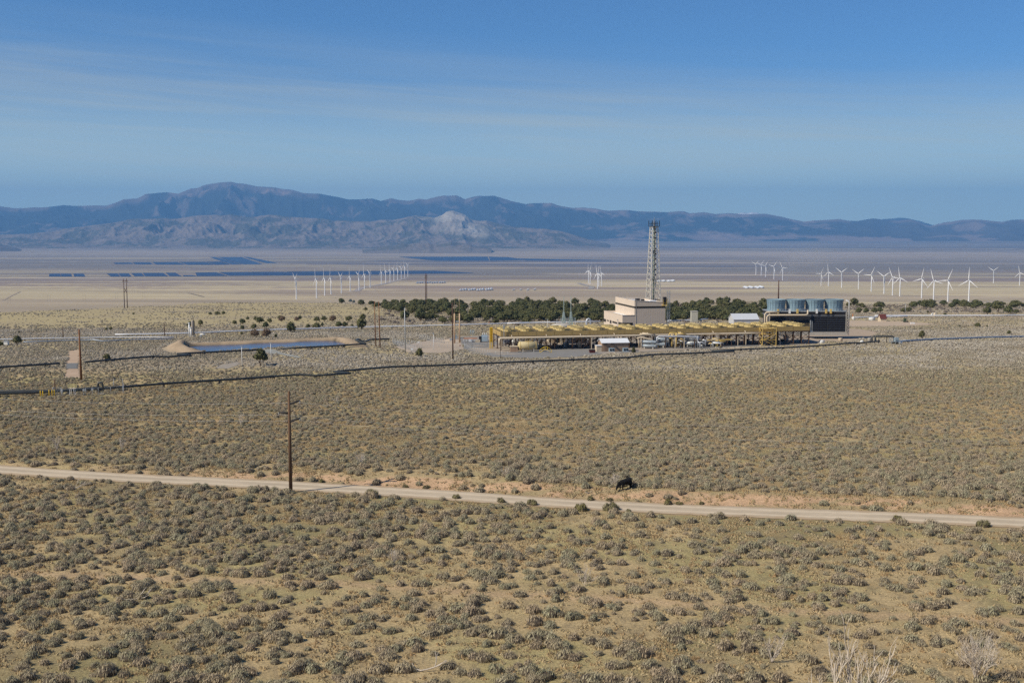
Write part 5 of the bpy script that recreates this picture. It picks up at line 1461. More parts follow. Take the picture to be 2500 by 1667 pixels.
# pipe racks in front of the condenser
def frame(label, pts_list, rad, m_, name='pipe_rack', cat='pipework'):
    e = empty(name, pts_list[0][0], 0, label=label, cat=cat)
    o0 = Vector(pts_list[0][0])
    for pts_ in pts_list:
        m = MB(); m.tube([Vector(p) - o0 for p in pts_], rad, 8); m.obj('pipe', m_, e)
    return e
Yp = loc2(60, -7).y
def Q(px, py, Y=None): return P(px, py, Y or Yp)
def gnd(px, Y): 
    p = P(px, 850, Y); return Vector((p.x, Y, gz(p.x, Y)))
Y1 = G(1620, 851).y
frame('long silver pipe bridge with drooping ends over the heat exchangers', [[Q(1604, 849, Y1), Q(1604, 823, Y1), Q(1610, 820.5, Y1), Q(1650, 820.5, Y1), Q(1700, 822, Y1), Q(1703, 825, Y1), Q(1703, 846, Y1)], [Q(1612, 822.5, Y1 + .6), Q(1655, 822.6, Y1 + .6), Q(1700, 824, Y1 + .6)], [Q(1709, 850, Y1 - .5), Q(1709, 838, Y1 - .5), Q(1704, 834, Y1 - .5)], [Q(1722, 844, Y1), Q(1722, 831, Y1), Q(1716, 829, Y1)]], .24, mat('silver_pipe', (.62, .64, .68), .35, .06, 1, metal=.3))
frame('ochre pipework zigzagging left of the heat exchangers', [[Q(1560, 848, Y1), Q(1560, 830, Y1), Q(1555, 826, Y1), Q(1565, 823, Y1), Q(1592, 829, Y1), Q(1594, 835, Y1)], [Q(1562, 815, Y1 + 2), Q(1585, 817, Y1 + 2), Q(1602, 822, Y1 + 2)], [Q(1568, 813, Y1 + 2), Q(1600, 818, Y1 + 2)]], .27, LTAN)
frame('yellow pipework knot above the silver pipe bridge', [[Q(1632, 822, Y1 + 2), Q(1636, 813, Y1 + 2), Q(1646, 812, Y1 + 2), Q(1650, 822, Y1 + 2)], [Q(1651, 846, Y1 + .3), Q(1651, 812, Y1 + .3)], [Q(1640, 846, Y1 + 1), Q(1641, 816, Y1 + 1)], [Q(1655, 812, Y1 + 3), Q(1676, 817, Y1 + 3)]], .26, YEL)
for k_, px in enumerate((1565, 1624, 1670, 1695, 1648)):
    g_ = gnd(px, Y1 - .8)
    MB().bar((0, 0, -.4), (0, 0, (4.2, 4.6, 3.6, 3.6, 4.4)[k_]), .26).obj('support_post', RUST if k_ % 2 else LTAN, None, g_, 0, label=['tan support post left of the stacked exchangers', 'rust-brown post right of the stacked exchangers', 'tan post before the silver-white vessel', 'rust-brown post at the right of the silver-white vessel', 'yellowish post under the middle of the silver pipe bridge'][k_], cat='post')
# dense pipework between the exchangers
r = random.Random(51)
for (pa, pb, lb, m_) in [(1592, 1628, 'tangle of grey pipes and valves behind the stacked exchangers', BG), (1630, 1668, 'dark tangle of pipes and valves under the silver pipe bridge', RUST), (1690, 1725, 'knot of pale pipes at the right end of the exchanger group', GALV), (1735, 1765, 'low pipe manifold left of the pallets', LTAN)]:
    Yc = Y1 + 3; g_ = gnd(pa, Yc); wd_ = (pb - pa) / F * Yc
    e = empty('pipe_manifold', g_, .1, label=lb, cat='pipework')
    for q_ in range(13):
        x_ = r.uniform(0, wd_); y_ = r.uniform(-1.5, 2); z_ = r.uniform(.6, 3.6); l_ = r.uniform(.8, 3.0)
        pp = [(x_, y_, -.2), (x_, y_, z_), (x_ + l_ * r.choice((-1, 1)) * .7, y_ + r.uniform(-.3, .3), z_ + .05)] if q_ % 2 else [(x_, y_, z_), (min(wd_, x_ + l_), y_, z_), (min(wd_, x_ + l_), y_, z_ - .8)]
        MB().tube(pp, r.uniform(.10, .26), 7).obj('pipe', r.choice([m_, m_, GALV, WHT, YEL, DARK]), e)
    for q_ in range(5):
        x_ = r.uniform(0, wd_); y_ = r.uniform(-1.5, 1)
        MB().box(x_, x_ + .6, y_, y_ + .5, r.uniform(.2, 1.5), r.uniform(1.7, 2.6)).obj('valve', r.choice([DARK, YEL, BG]), e)
for q_ in range(12):
    g_ = gnd(1255 + q_ * 27 + r.uniform(-6, 6), Y1 - 4 + r.uniform(-2, 3)) if q_ < 4 else loc2(14 + q_ * 8.6, -2.6)
    h_ = r.uniform(2.6, 5.2)
    e = empty('pipe_stand', g_, ANG, label='thin ' + ['tan', 'rust-brown', 'pale'][q_ % 3] + ' pipe stand before the condenser legs, ' + ['far left', 'left', 'centre-left', 'centre', 'centre-right', 'right'][q_ // 2] + ' part', cat='pipe stand', group='pipe stands before the condenser')
    MB().bar((0, 0, -.4), (0, 0, h_), .2).obj('post', [LTAN, RUST, CONC][q_ % 3], e); MB().bar((-.2, 0, h_), (1.4, 0, h_), .16).obj('arm', LTAN, e)
# equipment clutter under the deck
r = random.Random(8)
CL = [(1300, 20, 'white skid tank'), (1340, 5, ''), ]
names = [('pump_skid', 'dark pump skid'), ('cabinet', 'grey control cabinet'), ('drum', 'pale drum')]
for k_ in range(26):
    u_ = 8 + k_ * 4.4 + r.uniform(-1, 1); v_ = r.choice([3, 6, 9, 12]) + r.uniform(-1, 1)
    w2 = r.uniform(1.0, 2.2); h2 = r.uniform(1.2, 3.0)
    where = ['left', 'centre-left', 'middle', 'centre-right', 'right'][min(4, k_ // 6)]
    t_ = k_ % 3
    if t_ == 0:
        e = empty('pump_skid', loc2(u_, v_), ANG, label='dark motor and pump skid in the shade under the condenser, ' + where + ' part', cat='pump', group='pump skids under the condenser')
        MB().box(0, w2 * 1.6, 0, 1.1, -.2, .3).obj('base_frame', CONC, e); MB().tube([(.2, .55, .9), (w2, .55, .9)], .5, 10).obj('motor', DARK, e); MB().tube([(w2 * 1.25, .55, .3), (w2 * 1.25, .55, h2 + 1), (w2 * 1.25, 2, h2 + 1.2)], .2, 8).obj('riser', GALV, e)
    elif t_ == 1:
        e = empty('cabinet', loc2(u_, v_), ANG, label='pale steel cabinet standing under the condenser, ' + where + ' part', cat='cabinet', group='cabinets under the condenser')
        MB().box(0, w2, 0, .8, -.2, h2).obj('casing', [WHT, BLUEG, LTAN][k_ % 3 if k_ % 2 else 0], e); MB().box(.1, w2 - .1, -.04, 0, .2, h2 - .2).obj('door', GALV, e)
    else:
        e = empty('upright_vessel', loc2(u_, v_), ANG, label='upright pale vessel with pipe under the condenser, ' + where + ' part', cat='vessel', group='upright vessels under the condenser')
        MB().lathe([(.2, .1), (.6, .3), (.65, h2), (.2, h2 + .3)], 14).obj('shell', [GALV, WHT, LTAN][k_ % 3], e); MB().tube([(0, 0, h2), (0, 0, h2 + .9), (1.5, 0, h2 + 1)], .15, 7).obj('pipe', LTAN, e)
# long low building behind the condenser legs
e = empty('long_shed', loc2(24, 24), ANG, label='long low white shed with pale blue roof seen through the condenser legs', cat='shed')
MB().box(0, 15, 0, 6, -.6, 2.7).obj('walls', LTAN, e)
m = MB(); m.quad((-.4, -.6, 2.75), (15.4, -.6, 2.75), (15.4, 3, 4.0), (-.4, 3, 4.0)); m.quad((-.4, 3, 4.0), (15.4, 3, 4.0), (15.4, 6.6, 2.75), (-.4, 6.6, 2.75)); m.obj('roof', mat('pale_blue_roof', (.46, .55, .64), .5, .05, .5), e)
for k_ in range(3): MB().box(2 + k_ * 4.6, 4 + k_ * 4.6, -.05, 0, 0, 2.1).obj('door', WHT if k_ % 2 else GLASS, e)
# brown cabin, stile, skip
g = G(1246, 860)
e = empty('cabin', g, 0.08, label='small brown flat-roofed cabin on the gravel at the condenser left end', cat='cabin')
MB().box(0, 2.7, 0, 2.4, -.3, 2.0).obj('walls', BTAN, e); MB().box(-.12, 2.82, -.12, 2.52, 2.0, 2.14).obj('roof', LTAN, e); MB().box(.9, 1.7, -.04, .0, 0, 1.7).obj('door', BTAN, e)
g = G(1318, 861)
e = empty('crossover_stair', g, .05, label='yellow crossover stairs with handrails on the gravel by the beige tank', cat='stairs')
for y_ in (0, .9):
    m = MB(); m.bar((0, y_, 0), (1.5, y_, 1.1), .12).bar((1.5, y_, 1.1), (2.7, y_, 1.1), .12).bar((2.7, y_, 1.1), (4.2, y_, 0), .12)
    m.bar((0, y_, .95), (1.5, y_, 2.05), .07).bar((1.5, y_, 2.05), (2.7, y_, 2.05), .07).bar((2.7, y_, 2.05), (4.2, y_, .95), .07)
    for x_, z_ in ((0, 0), (1.5, 1.1), (2.7, 1.1), (4.2, 0)): m.bar((x_, y_, z_), (x_, y_, z_ + .95), .07)
    m.obj('handrail', BYEL, e)
m = MB()
for k_ in range(5): m.box(.1 + k_ * .3, .38 + k_ * .3, 0, .9, .2 + k_ * .2, .25 + k_ * .2); m.box(3.9 - k_ * .3, 4.18 - k_ * .3, 0, .9, .2 + k_ * .2, .25 + k_ * .2)
m.box(1.5, 2.7, 0, .9, 1.05, 1.1); m.obj('treads', GALV, e)
g = G(1439, 862)
e = empty('skip', g, .1, label='dark red open skip left of the control building', cat='skip')
m = MB(); m.v = [(.2, 0, 0), (2.0, 0, 0), (2.0, 1.3, 0), (.2, 1.3, 0), (0, -.1, 1.05), (2.2, -.1, 1.05), (2.2, 1.4, 1.05), (0, 1.4, 1.05)]; m.f = [(0, 3, 2, 1), (0, 1, 5, 4), (1, 2, 6, 5), (2, 3, 7, 6), (3, 0, 4, 7)]; m.sm = [False] * 5
m.obj('body', mat('dark_red_paint', (.11, .03, .025), .7, .2, 2), e); m = MB(); m.bar((0, -.1, 1.08), (2.2, -.1, 1.08), .1).bar((0, 1.4, 1.08), (2.2, 1.4, 1.08), .1); m.obj('rim', DARK, e)
# yellow stair tower on the right part
e = empty('stair_tower', loc2(101, -3.4), ANG, label='yellow steel stair tower with zigzag flights on the right part of the condenser', cat='stair tower')
for a_ in (0, 5.6):
    for b_ in (0, 3.0): MB().bar((a_, b_, -.4), (a_, b_, 7.0), .22).obj('post', YEL, e)
for k_ in range(3):
    z_ = k_ * 2.2
    m = MB(); m.bar((.5 if k_ % 2 else 5.2, 0, z_), (5.2 if k_ % 2 else .5, 0, z_ + 2.2), .3, .12).bar((.5 if k_ % 2 else 5.2, 0, z_ + 1), (5.2 if k_ % 2 else .5, 0, z_ + 3.2), .09); m.obj('stair_flight', YEL, e)
    m = MB(); m.box(0, 5.6, 0, 3.0, z_ + 2.15, z_ + 2.27)
    m.bar((0, 0, z_ + 3.2), (5.6, 0, z_ + 3.2), .09); m.obj('landing', YEL, e)
    m = MB(); m.bar((0, 0, z_), (5.6, 3, z_ + 2.2), .1).bar((5.6, 0, z_), (0, 3, z_ + 2.2), .1).bar((0, 0, z_), (0, 3, z_ + 2.2), .1).bar((5.6, 0, z_), (5.6, 3, z_ + 2.2), .1); m.obj('brace', YEL, e)
e = empty('work_platform', loc2(77, -3.2), ANG, label='low ochre pipe platform in front of the right condenser legs', cat='platform')
MB().box(0, 12, 0, 1.4, 2.5, 2.75).obj('deck', YEL, e)
for k_ in range(4): MB().bar((.3 + k_ * 3.8, .2, -.3), (.3 + k_ * 3.8, .2, 2.5), .18).obj('post', RUST, e)
g = G(1772, 851)
e = empty('pallet_stack', g, 0, label='low pile of pale timber pallets before the right condenser legs', cat='pallets')
for k_ in range(5): MB().box(k_ * 1.9, k_ * 1.9 + 1.5, 0, 1.2, 0, .25 + .18 * (k_ % 3)).obj('pallet', LTAN, e)
g = G(1450 + 3, 820)
e = empty('vent_loop', loc2(38.5, 20), ANG, label='white inverted-U pipe loop standing behind the condenser fans', cat='pipe')
MB().tube([(-.5, 0, -.5), (-.5, 0, 8.5), (-.3, 0, 9.2), (.3, 0, 9.6), (.9, 0, 9.2), (1.1, 0, 8.5), (1.1, 0, -.5)], .34, 10).obj('pipe', mat('silver_pipe', (1, 1, 1)), e)
e = empty('white_dome', loc2(28, 20), ANG, label='pale flat-topped roof just showing behind the left fans', cat='roof')
MB().lathe([(4.5, 6), (4.4, 7.3), (2.5, 7.9), (.1, 8)], 8).obj('canopy', CONC, e); MB().bar((0, 0, -.5), (0, 0, 6), .6).obj('post', CONC, e)

# ---------------------------------------------------------------- substation behind the condenser
GS = mat('pale_green_steel', (.42, .50, .46), .6, .1, 1)
e = empty('substation', loc2(33, 44), ANG, label='pale green steel substation frames with tall A-frame masts left of the tan building', cat='substation')
for (x_, h_) in ((2.0, 13.5), (5.0, 13.5)):
    m = MB()
    for s_ in (-1, 1):
        m.bar((x_ + s_ * 1.3, 0, -1), (x_ + s_ * .1, 0, h_ - 3), .24).bar((x_ + s_ * 1.3, 2, -1), (x_ + s_ * .1, 1, h_ - 3), .24)
    for q_ in range(6): m.bar((x_ - 1.1 + q_ * .17, 0, 1 + q_ * 1.6), (x_ + 1.1 - q_ * .17, 0, 1 + q_ * 1.6 + 1.2), .15)
    m.bar((x_, .5, h_ - 4), (x_, .5, h_ + 3.4), .2); m.obj('mast', GS, e)
m = MB(); m.bar((.5, .5, 7.2), (7, .5, 7.2), .3).bar((.5, .5, 8.0), (7, .5, 8.0), .16)
for q_ in range(9): m.bar((.6 + q_ * .7, .5, 7.2), (.95 + q_ * .7, .5, 8.0), .08)
m.obj('cross_beam', GS, e)
for q_ in range(7):
    m = MB(); m.bar((-2 + q_ * 2, 3 + (q_ % 3), -1), (-2 + q_ * 2, 3 + (q_ % 3), 4.5 + (q_ % 2) * 3), .14); m.obj('insulator_post', WHT if q_ % 2 else GS, e)
for z_ in (2.6, 3.2, 3.9):
    m = MB(); m.bar((-3.4, 1.5, z_), (11, 1.5, z_), .18)
    for q_ in range(12): m.bar((-3 + q_ * 1.2, 1.5, z_ - .1), (-3 + q_ * 1.2 + .2, 1.5, z_ + .7), .12)
    m.obj('busbar', GALV, e)
for q_ in range(5): MB().bar((-3 + q_ * 3.4, 1.5, -1), (-3 + q_ * 3.4, 1.5, 4.2), .22).obj('support', GS, e)

# transformer yard at the left end of the condenser
g = G(1176, 835)
e = empty('transformer', g, .1, label='blue-grey transformer with radiator fins left of the condenser', cat='transformer')
MB().box(0, 2.4, 0, 2, .2, 2.6).obj('tank', BLUEG, e)
for q_ in range(3): MB().box(.3, 2.3, -.35, -.05, .35 + q_ * .78, .95 + q_ * .78).obj('radiator', mat('pale_blue_paint', (.50, .60, .66), .5, .06, 1), e)
MB().box(-1.0, -.1, .2, 1.8, .2, 2.2).obj('side_radiator', DARK, e)
for q_ in range(3): MB().lathe([(.12, 2.6), (.16, 2.9), (.1, 3.2), (.14, 3.5)], 8, (.5 + q_ * .7, 1, 0)).obj('bushing', WHT, e)
for k_, (px, py, h_) in enumerate([(1149, 818, 13), (1153, 819, 13), (1157, 819, 13)]):
    g = G(px, py); e = empty('surge_arrester', g, 0, label=['left', 'middle', 'right'][k_] + ' one of three upright blue-grey insulator columns left of the transformer', cat='insulator', group='insulator columns')
    hh = h_ / F * g.y; MB().bar((0, 0, 0), (0, 0, hh * .4), .15).obj('post', BLUEG, e)
    MB().lathe([(.14, hh * .4), (.24, hh * .5), (.14, hh * .6), (.24, hh * .72), (.12, hh * .85), (.2, hh)], 8).obj('insulator', BLUEG, e)
g = G(1132, 834)
e = empty('bus_rack', g, .05, label='low orange-brown pipe rack on white legs in the transformer yard', cat='rack')
MB().bar((0, 0, 1.3), (5.4, 0, 1.3), .3).obj('beam', ORANGE, e); MB().bar((-2, 2, 1.9), (7.5, 2, 1.9), .3).obj('rear_beam', LTAN, e)
for q_ in range(6): MB().bar((q_ * 1.05, 0, -.3), (q_ * 1.05, 0, 1.2), .14).obj('leg', WHT, e)
for k_, (px, py, w2, h2, m_, lb) in enumerate([(1105, 829, 1.6, 1.6, BLUEG, 'bright blue-grey cabinet just left of the tan H-frame'), (1098, 833, 1.2, .9, GALV, 'low grey box beside the blue-grey cabinet'), (1145, 835, 1.3, .9, WHT, 'low white box under the orange-brown rack'), (1084, 829, 1.0, 1.1, LTAN, 'small tan box behind the fence corner'), (1161, 836, 1.8, .9, LTAN, 'tan mound-like box left of the transformer'), (1200, 834, 1.6, 2.0, LTAN, 'tan cabinet between transformer and yellow ladder')]):
    g = G(px, py); e = empty('equipment_box', g, .05, label=lb, cat='equipment box'); MB().box(0, w2, 0, 1.2, -.2, h2).obj('casing', m_, e); MB().box(-.06, w2 + .06, -.06, 1.26, h2, h2 + .1).obj('lid', m_, e)
m = MB()
for q_ in range(12): m.bar((q_ * .9 + r.uniform(-.2, .2), r.uniform(0, 4), -.2), (q_ * .9, 1, r.uniform(.6, 1.6)), .12)
for q_ in range(5): m.bar((q_ * 2, q_, .9), (q_ * 2 + 2.2, q_, 1.1), .12)
m.obj('switchgear', DARK, None, G(1072, 833), 0, label='low dark jumble of switchgear left of the tan H-frame', cat='switchgear')
# ---------------------------------------------------------------- poles and masts
def pole(px, py, top, rad, m_, label, lean_px=0, name='utility_pole', cat='utility pole', group=None):
    g = G(px, py); h_ = topz(px, top, g.y) - g.z
    e = empty(name, g, 0, label=label, cat=cat, group=group)
    dx = lean_px / F * g.y
    MB().tube([(0, 0, -.5), (dx * .5, 0, h_ * .5), (dx, 0, h_)], [rad, rad * .85, rad * .62], 10).obj('shaft', m_, e)
    return e, h_, dx
bp, hP, _d = pole(710, 1202, 955, .25, mat('roadside_pole_wood', (.14, .08, .045), .8, .3, 2, stretch=(1, 1, .15)), 'tall dark brown power pole with three side arms beside the dirt road')
armd = Vector((.93, .32, 0)).normalized()
TIPS = []
for (py_, s_, dz) in ((987, 1, .55), (1009, -1, .1), (1030, 1, .55)):
    z_ = topz(710, py_, bp.location.y) - bp.location.z
    if s_ > 0: a = Vector((1.45, -.3, dz))
    else: a = Vector((-1.4, .25, dz))
    m = MB(); m.tube([(0, 0, z_), a * .5 + Vector((0, 0, z_ + .03)), a + Vector((0, 0, z_))], [.15, .13, .10], 7); m.obj('side_arm', DARK, bp)
    ins = MB(); ins.lathe([(.05, -.35), (.09, -.28), (.05, -.2), (.09, -.12), (.04, 0)], 8, tuple(a + Vector((0, 0, z_)))); ins.obj('insulator', GALV, bp)
    TIPS.append(bp.location + a + Vector((0, 0, z_ - .3)))
pole(198.7, 928.7, 804, .30, WOOD, 'tall reddish-brown pole at the left beside the dirt track', -1)
pole(917.5, 846.8, 736, .20, WOOD, 'left of the two red-brown poles right of the pond', -2)
pole(928, 851.6, 735.7, .22, WOOD, 'right of the two red-brown poles right of the pond', -2)
pole(989.8, 862.3, 752, .20, GALV, 'tall grey steel mast left of the fenced yard', -1, 'mast', 'mast')
pole(1105.9, 879, 738.7, .24, WOODD, 'tall dark brown pole in front of the tan H-frame', -1)
pole(154.2, 825.4, 797.5, .22, WOODD, 'short distant brown pole at the left on the straw slope', 0)
pole(402.7, 822, 789, .22, WOODD, 'short distant brown pole left of the separator column', -1)
pole(134.6, 955, 926, .16, WOODD, 'short thin pole behind the yellow bollards at the lower left')
pole(1900, 745, 684, .55, WOODD, 'distant grey-brown lattice mast behind the cooling tower stacks', 0, 'mast', 'mast')
for px, py, tp, lb in [(591, 893.4, 845, 'left white lamp mast in front of the pond'), (661.6, 876, 837, 'right white lamp mast in front of the pond, by the gravel crossing'), (2210, 772, 741, 'grey lamp mast standing among the junipers at the right'), (1058.6, 855, 814, 'pale lamp post inside the fenced yard'), (1337, 800, 780, 'small lamp post behind the left condenser fans')]:
    e, h_, dx = pole(px, py, tp, .11, WHT if px < 700 or px in (1058.6, 1337) else GALV, lb, 0, 'lamp_mast', 'lamp mast')
    MB().box(-.5, .3, -.15, .15, h_ - .1, h_ + .15).obj('lamp_head', GALV, e)
pole(1242 - 20, 877, 850, .08, DARK, 'thin dark fence post rising in front of the condenser left end', 0, 'post', 'post')
def hframe(px0, px1, py, top, arm_y, arm_over, rad, m_, label, brace=True, name='h_frame_pole'):
    g = G((px0 + px1) / 2, py); s = g.y / F
    e = empty(name, g, 0, label=label, cat='power pole')
    h_ = topz(px0, top, g.y) - g.z; w = (px1 - px0) / 2 * s
    for sx in (-w, w): MB().tube([(sx, 0, -1), (sx, 0, h_)], [rad, rad * .7], 8).obj('shaft', m_, e)
    za = topz(px0, arm_y, g.y) - g.z
    MB().bar((-w - arm_over * s, 0, za), (w + arm_over * s, 0, za), rad * 1.3).obj('cross_arm', m_, e)
    if brace:
        m = MB(); zb = za - (za * .45)
        m.bar((-w, 0, za - (za * .25)), (w, 0, zb), rad * .8).bar((w, 0, za - (za * .25)), (-w, 0, zb), rad * .8); m.obj('brace', m_, e)
    for sx in (-w - arm_over * s * .9, 0, w + arm_over * s * .9): MB().lathe([(rad * .5, -2.0 * rad), (rad * .7, -3 * rad), (rad * .4, 0)], 6, (sx, 0, za - rad)).obj('insulator', GALV, e)
    return e
hframe(304, 311, 752, 680, 685.5, 3, .33, WOODD, 'distant brown H-frame power pole left of the turbines, above the straw slope')
hframe(1039, 1042, 747, 668, 674, 1.5, .33, WOODD, 'dark double pole rising above the left end of the woodland', False)
for k_, (a, b, py, tp) in enumerate([(19.5, 26, 741, 726), (116, 122.5, 736, 720), (203, 209.5, 735, 719), (282, 288, 730, 714), (323, 328, 717, 704), (337, 342, 722, 709), (349, 354, 727, 712)]):
    hframe(a, b, py, tp, tp + 2.5, 1, .22, mat('far_pole_wood', (.14, .11, .10), .8, .1, 1), ['leftmost', 'second', 'third', 'fourth', 'fifth', 'sixth', 'rightmost'][k_] + ' of the tiny far H-frame power poles in the left valley', False)
# tan steel dead-end structure
g = G(1109.8, 838); s = g.y / F
e = empty('dead_end_structure', g, 0, label='tall tan steel H-frame with two thick columns in the transformer yard', cat='power structure')
hC = topz(1110, 797, g.y) - g.z; hT = topz(1110, 721, g.y) - g.z
STAN = mat('tan_steel', (.55, .38, .24), .65, .08, 1)
hC = topz(1110, 765, g.y) - g.z
for x_, yy_ in ((0, 0), (12.3 * s, .4)):
    MB().tube([(x_, yy_, -.4), (x_, yy_, hC)], [.36, .26], 10).obj('column', STAN, e)
    MB().tube([(x_, yy_, hC), (x_, yy_, hT)], [.07, .03], 6).obj('lightning_rod', STAN, e)
for py_ in (773, 788):
    z_ = topz(1110, py_, g.y) - g.z
    MB().bar((0, 0, z_), (12.3 * s, .4, z_ - .15), .22).obj('cross_beam', STAN, e)
m = MB()
for q_ in range(3): m.lathe([(.1, 0), (.17, .2), (.1, .4), (.17, .6), (.08, .8)], 8, (.4 + q_ * .55, .2, z_ + .1))
m.obj('insulator', BLUEG, e, kind='stuff')

# separator station behind the pond
g = G(471, 822); s = g.y / F
e = empty('separator_column', g, 0, label='tall grey-brown separator column behind the left end of the pond', cat='separator')
h_ = topz(471, 782, g.y) - g.z
MB().lathe([(.30, 0), (.62, .5), (.62, h_ * .95), (.25, h_)], 14).obj('shell', mat('weathered_steel', (.30, .26, .21), .6, .2, 1), e)
MB().lathe([(1.5, -.3), (1.2, .5)], 12).obj('footing', CONC, e)
m = MB(); m.tube([(.9, 0, 0), (.9, 0, h_ * .9), (.3, 0, h_ + .6), (-.3, 0, h_ + .6)], .12, 7); m.obj('side_pipe', DARK, e)
for q_ in range(2):
    g2 = G(462.5 + 4 * q_, 823)
    m = MB(); hh = topz(463, 790, g2.y) - g2.z - q_ * 2
    e2 = empty('white_column', g2, 0, label=['left white pipe column beside the separator', 'second white pipe column touching the separator'][q_], cat='pipe column')
    m.lathe([(.32, -.3), (.32, hh)], 12); m.obj('shell', WHT, e2); MB().lathe([(.5, hh), (.5, hh + .4)], 10).obj('cap', WHT, e2)
g = G(489, 824)
e = empty('valve_skid', g, 0, label='small pale valve skid right of the separator column', cat='valve skid')
MB().tube([(0, 0, 1.4), (2.2, 0, 1.4)], .3, 8).obj('pipe', WHT, e); MB().box(-.2, .6, -.3, .5, 0, 1.2).obj('valve', GALV, e); MB().bar((.4, 0, 1.4), (.4, 0, 2.4), .14).obj('handwheel_stem', LTAN, e)
g = G(9, 843); e = empty('valve_hut', g, 0, label='tiny white hut at the left edge beside the wide juniper', cat='hut')
MB().box(0, 1.5, 0, 1.5, -.2, 1.6).obj('walls', WHT, e); MB().box(-.15, 1.65, -.15, 1.65, 1.6, 1.75).obj('roof', GALV, e)
for px, py, hp, lb in [(1193, 792, 6, 'leaning orange marker post above the white pipeline'), (2081, 779, 13, 'orange-brown post right of the cooling tower')]:
    g = G(px, py); MB().bar((0, 0, -.3), (.25, 0, hp / F * g.y), .35).obj('marker_post', ORANGE, None, g, 0, label=lb, cat='marker post')
# wellhead group on the right
g = G(2282, 773)
e = empty('wellhead', g, 0, label='tan and white wellhead vessel on the far pipeline at the right', cat='wellhead')
MB().lathe([(.9, -.3), (.9, 2.2), (.5, 2.6)], 12).obj('shell', LTAN, e); MB().tube([(-2.2, 0, 0), (-2.0, 0, 1.8), (-1.2, 0, 2.2), (-.6, 0, 1.6)], .3, 8).obj('pipe', WHT, e)
g = G(2207, 787)
e = empty('portable_pump', g, 0, label='dark green machine parked on the grey pad at the right', cat='machine')
MB().box(0, 1.4, 0, 1.2, .5, 2.3).obj('housing', mat('dark_green_paint', (.06, .085, .05), .7, .1, 1), e); MB().box(-.2, 2.6, 0, 1.2, .2, .5).obj('chassis', DARK, e)
m = MB(); m.tube([(2.1, -.1, .3), (2.1, .2, .3)], .33, 12); m.tube([(.3, -.1, .3), (.3, .2, .3)], .33, 12); m.obj('wheel', DARK, e, kind='stuff')
g = G(2224, 791); e = empty('crate', g, 0, label='long white box lying on the grey pad at the right', cat='box'); MB().box(0, 2.2, 0, 1, 0, .65).obj('body', WHT, e); MB().box(-.04, 2.24, -.04, 1.04, .65, .75).obj('lid', WHT, e)
g = G(2152, 817); e = empty('crate', g, 0, label='small cream box on bare ground right of the cooling tower', cat='box'); MB().box(0, 1.4, 0, 1, 0, .6).obj('body', LTAN, e); MB().box(-.04, 1.44, -.04, 1.04, .6, .7).obj('lid', LTAN, e)

# ---------------------------------------------------------------- pipelines
def pipeline(label, px, rad, m_, lift=.9, supp=True, name='pipeline', step=14.0, smat=None):
    w = [G(a, b) for a, b in px]
    pts_ = []
    for a, b in zip(w[:-1], w[1:]):
        n = max(1, int((b - a).length / 6))
        for i in range(n): pts_.append(a.lerp(b, i / n))
    pts_.append(w[-1])
    pts_ = [Vector((p.x, p.y, gz(p.x, p.y) + lift)) for p in pts_]
    o0 = pts_[0].copy()
    e = empty(name, o0, 0, label=label, cat='pipeline')
    m = MB(); m.tube([p - o0 for p in pts_], rad, 10); m.obj('pipe', m_, e)
    if supp:
        acc_ = 0
        for a, b in zip(pts_[:-1], pts_[1:]):
            acc_ += (b - a).length
            if acc_ > step:
                acc_ = 0; d = (b - a).normalized(); n_ = Vector((-d.y, d.x, 0))
                c = a - o0
                m = MB(); m.bar(c - n_ * (rad + .15) + Vector((0, 0, -lift - .1)), c - n_ * (rad + .05) + Vector((0, 0, -rad)), .14).bar(c + n_ * (rad + .15) + Vector((0, 0, -lift - .1)), c + n_ * (rad + .05) + Vector((0, 0, -rad)), .14).bar(c - n_ * (rad + .2) + Vector((0, 0, -rad - .06)), c + n_ * (rad + .2) + Vector((0, 0, -rad - .06)), .16)
                m.obj('pipe_support', smat or DARK, e)
    return e
pipeline('long dark trestle pipeline from the lower left to the valve cage at the right', [(-60, 972), (0, 970), (110, 966), (246, 958), (303, 953), (400, 945), (601, 932), (733, 922), (771, 925), (855, 918.5), (815, 915), (961, 902.5), (1250, 891), (1400, 885), (1535, 879), (1594, 872), (1678, 869), (1792, 863.5), (1738, 862.3), (1912, 854.6), (2100, 842.3), (2147, 838.4)], .29, BLACKP)
pipeline('second dark pipe lying close behind the first at the lower left', [(-60, 962), (0, 964), (120, 963), (180, 960), (240, 956)], .28, BLACKP, .9, True)
pipeline('dark pipeline left of the dirt track culvert', [(-60, 905), (0, 903.5), (70, 899), (120, 896), (145, 893.5)], .32, BLACKP)
pipeline('dark pipeline from the culvert past the round juniper to the pond bank', [(208, 890.5), (260, 886), (375, 876), (411, 877.7), (465, 872.4), (433, 869.8), (500, 866.4), (560, 863.4), (630, 860)], .32, BLACKP)
pipeline('dark pipeline along the right half of the pond edge with a kink', [(688, 857), (760, 853), (840, 848.5), (893, 845), (868, 835.5), (905, 834), (950, 832.5)], .32, BLACKP)
WP = mat('white_pipe', (.80, .82, .86), .35, .05, .4)
GP = mat('silver_grey_pipe', (.36, .42, .50), .35, .1, .4, metal=.2)
pipeline('bright white pipeline running behind the pond and the woodland fringe', [(281, 821), (451, 817.6), (579, 812), (724, 807), (867, 802.2), (901, 801.6), (1100, 797.2), (1250, 792.2), (1290, 790.5)], .30, WP, .8)
pipeline('white pipeline piece offset behind the condenser left end', [(1239, 793.5), (1300, 792), (1384, 790.5), (1466, 789)], .32, WP, 1.0)
pipeline('silver pipeline crossing the left side below the straw slope', [(-60, 833), (0, 832.3), (94, 830.2), (281, 827), (424, 826.5)], .2, WP, .7)
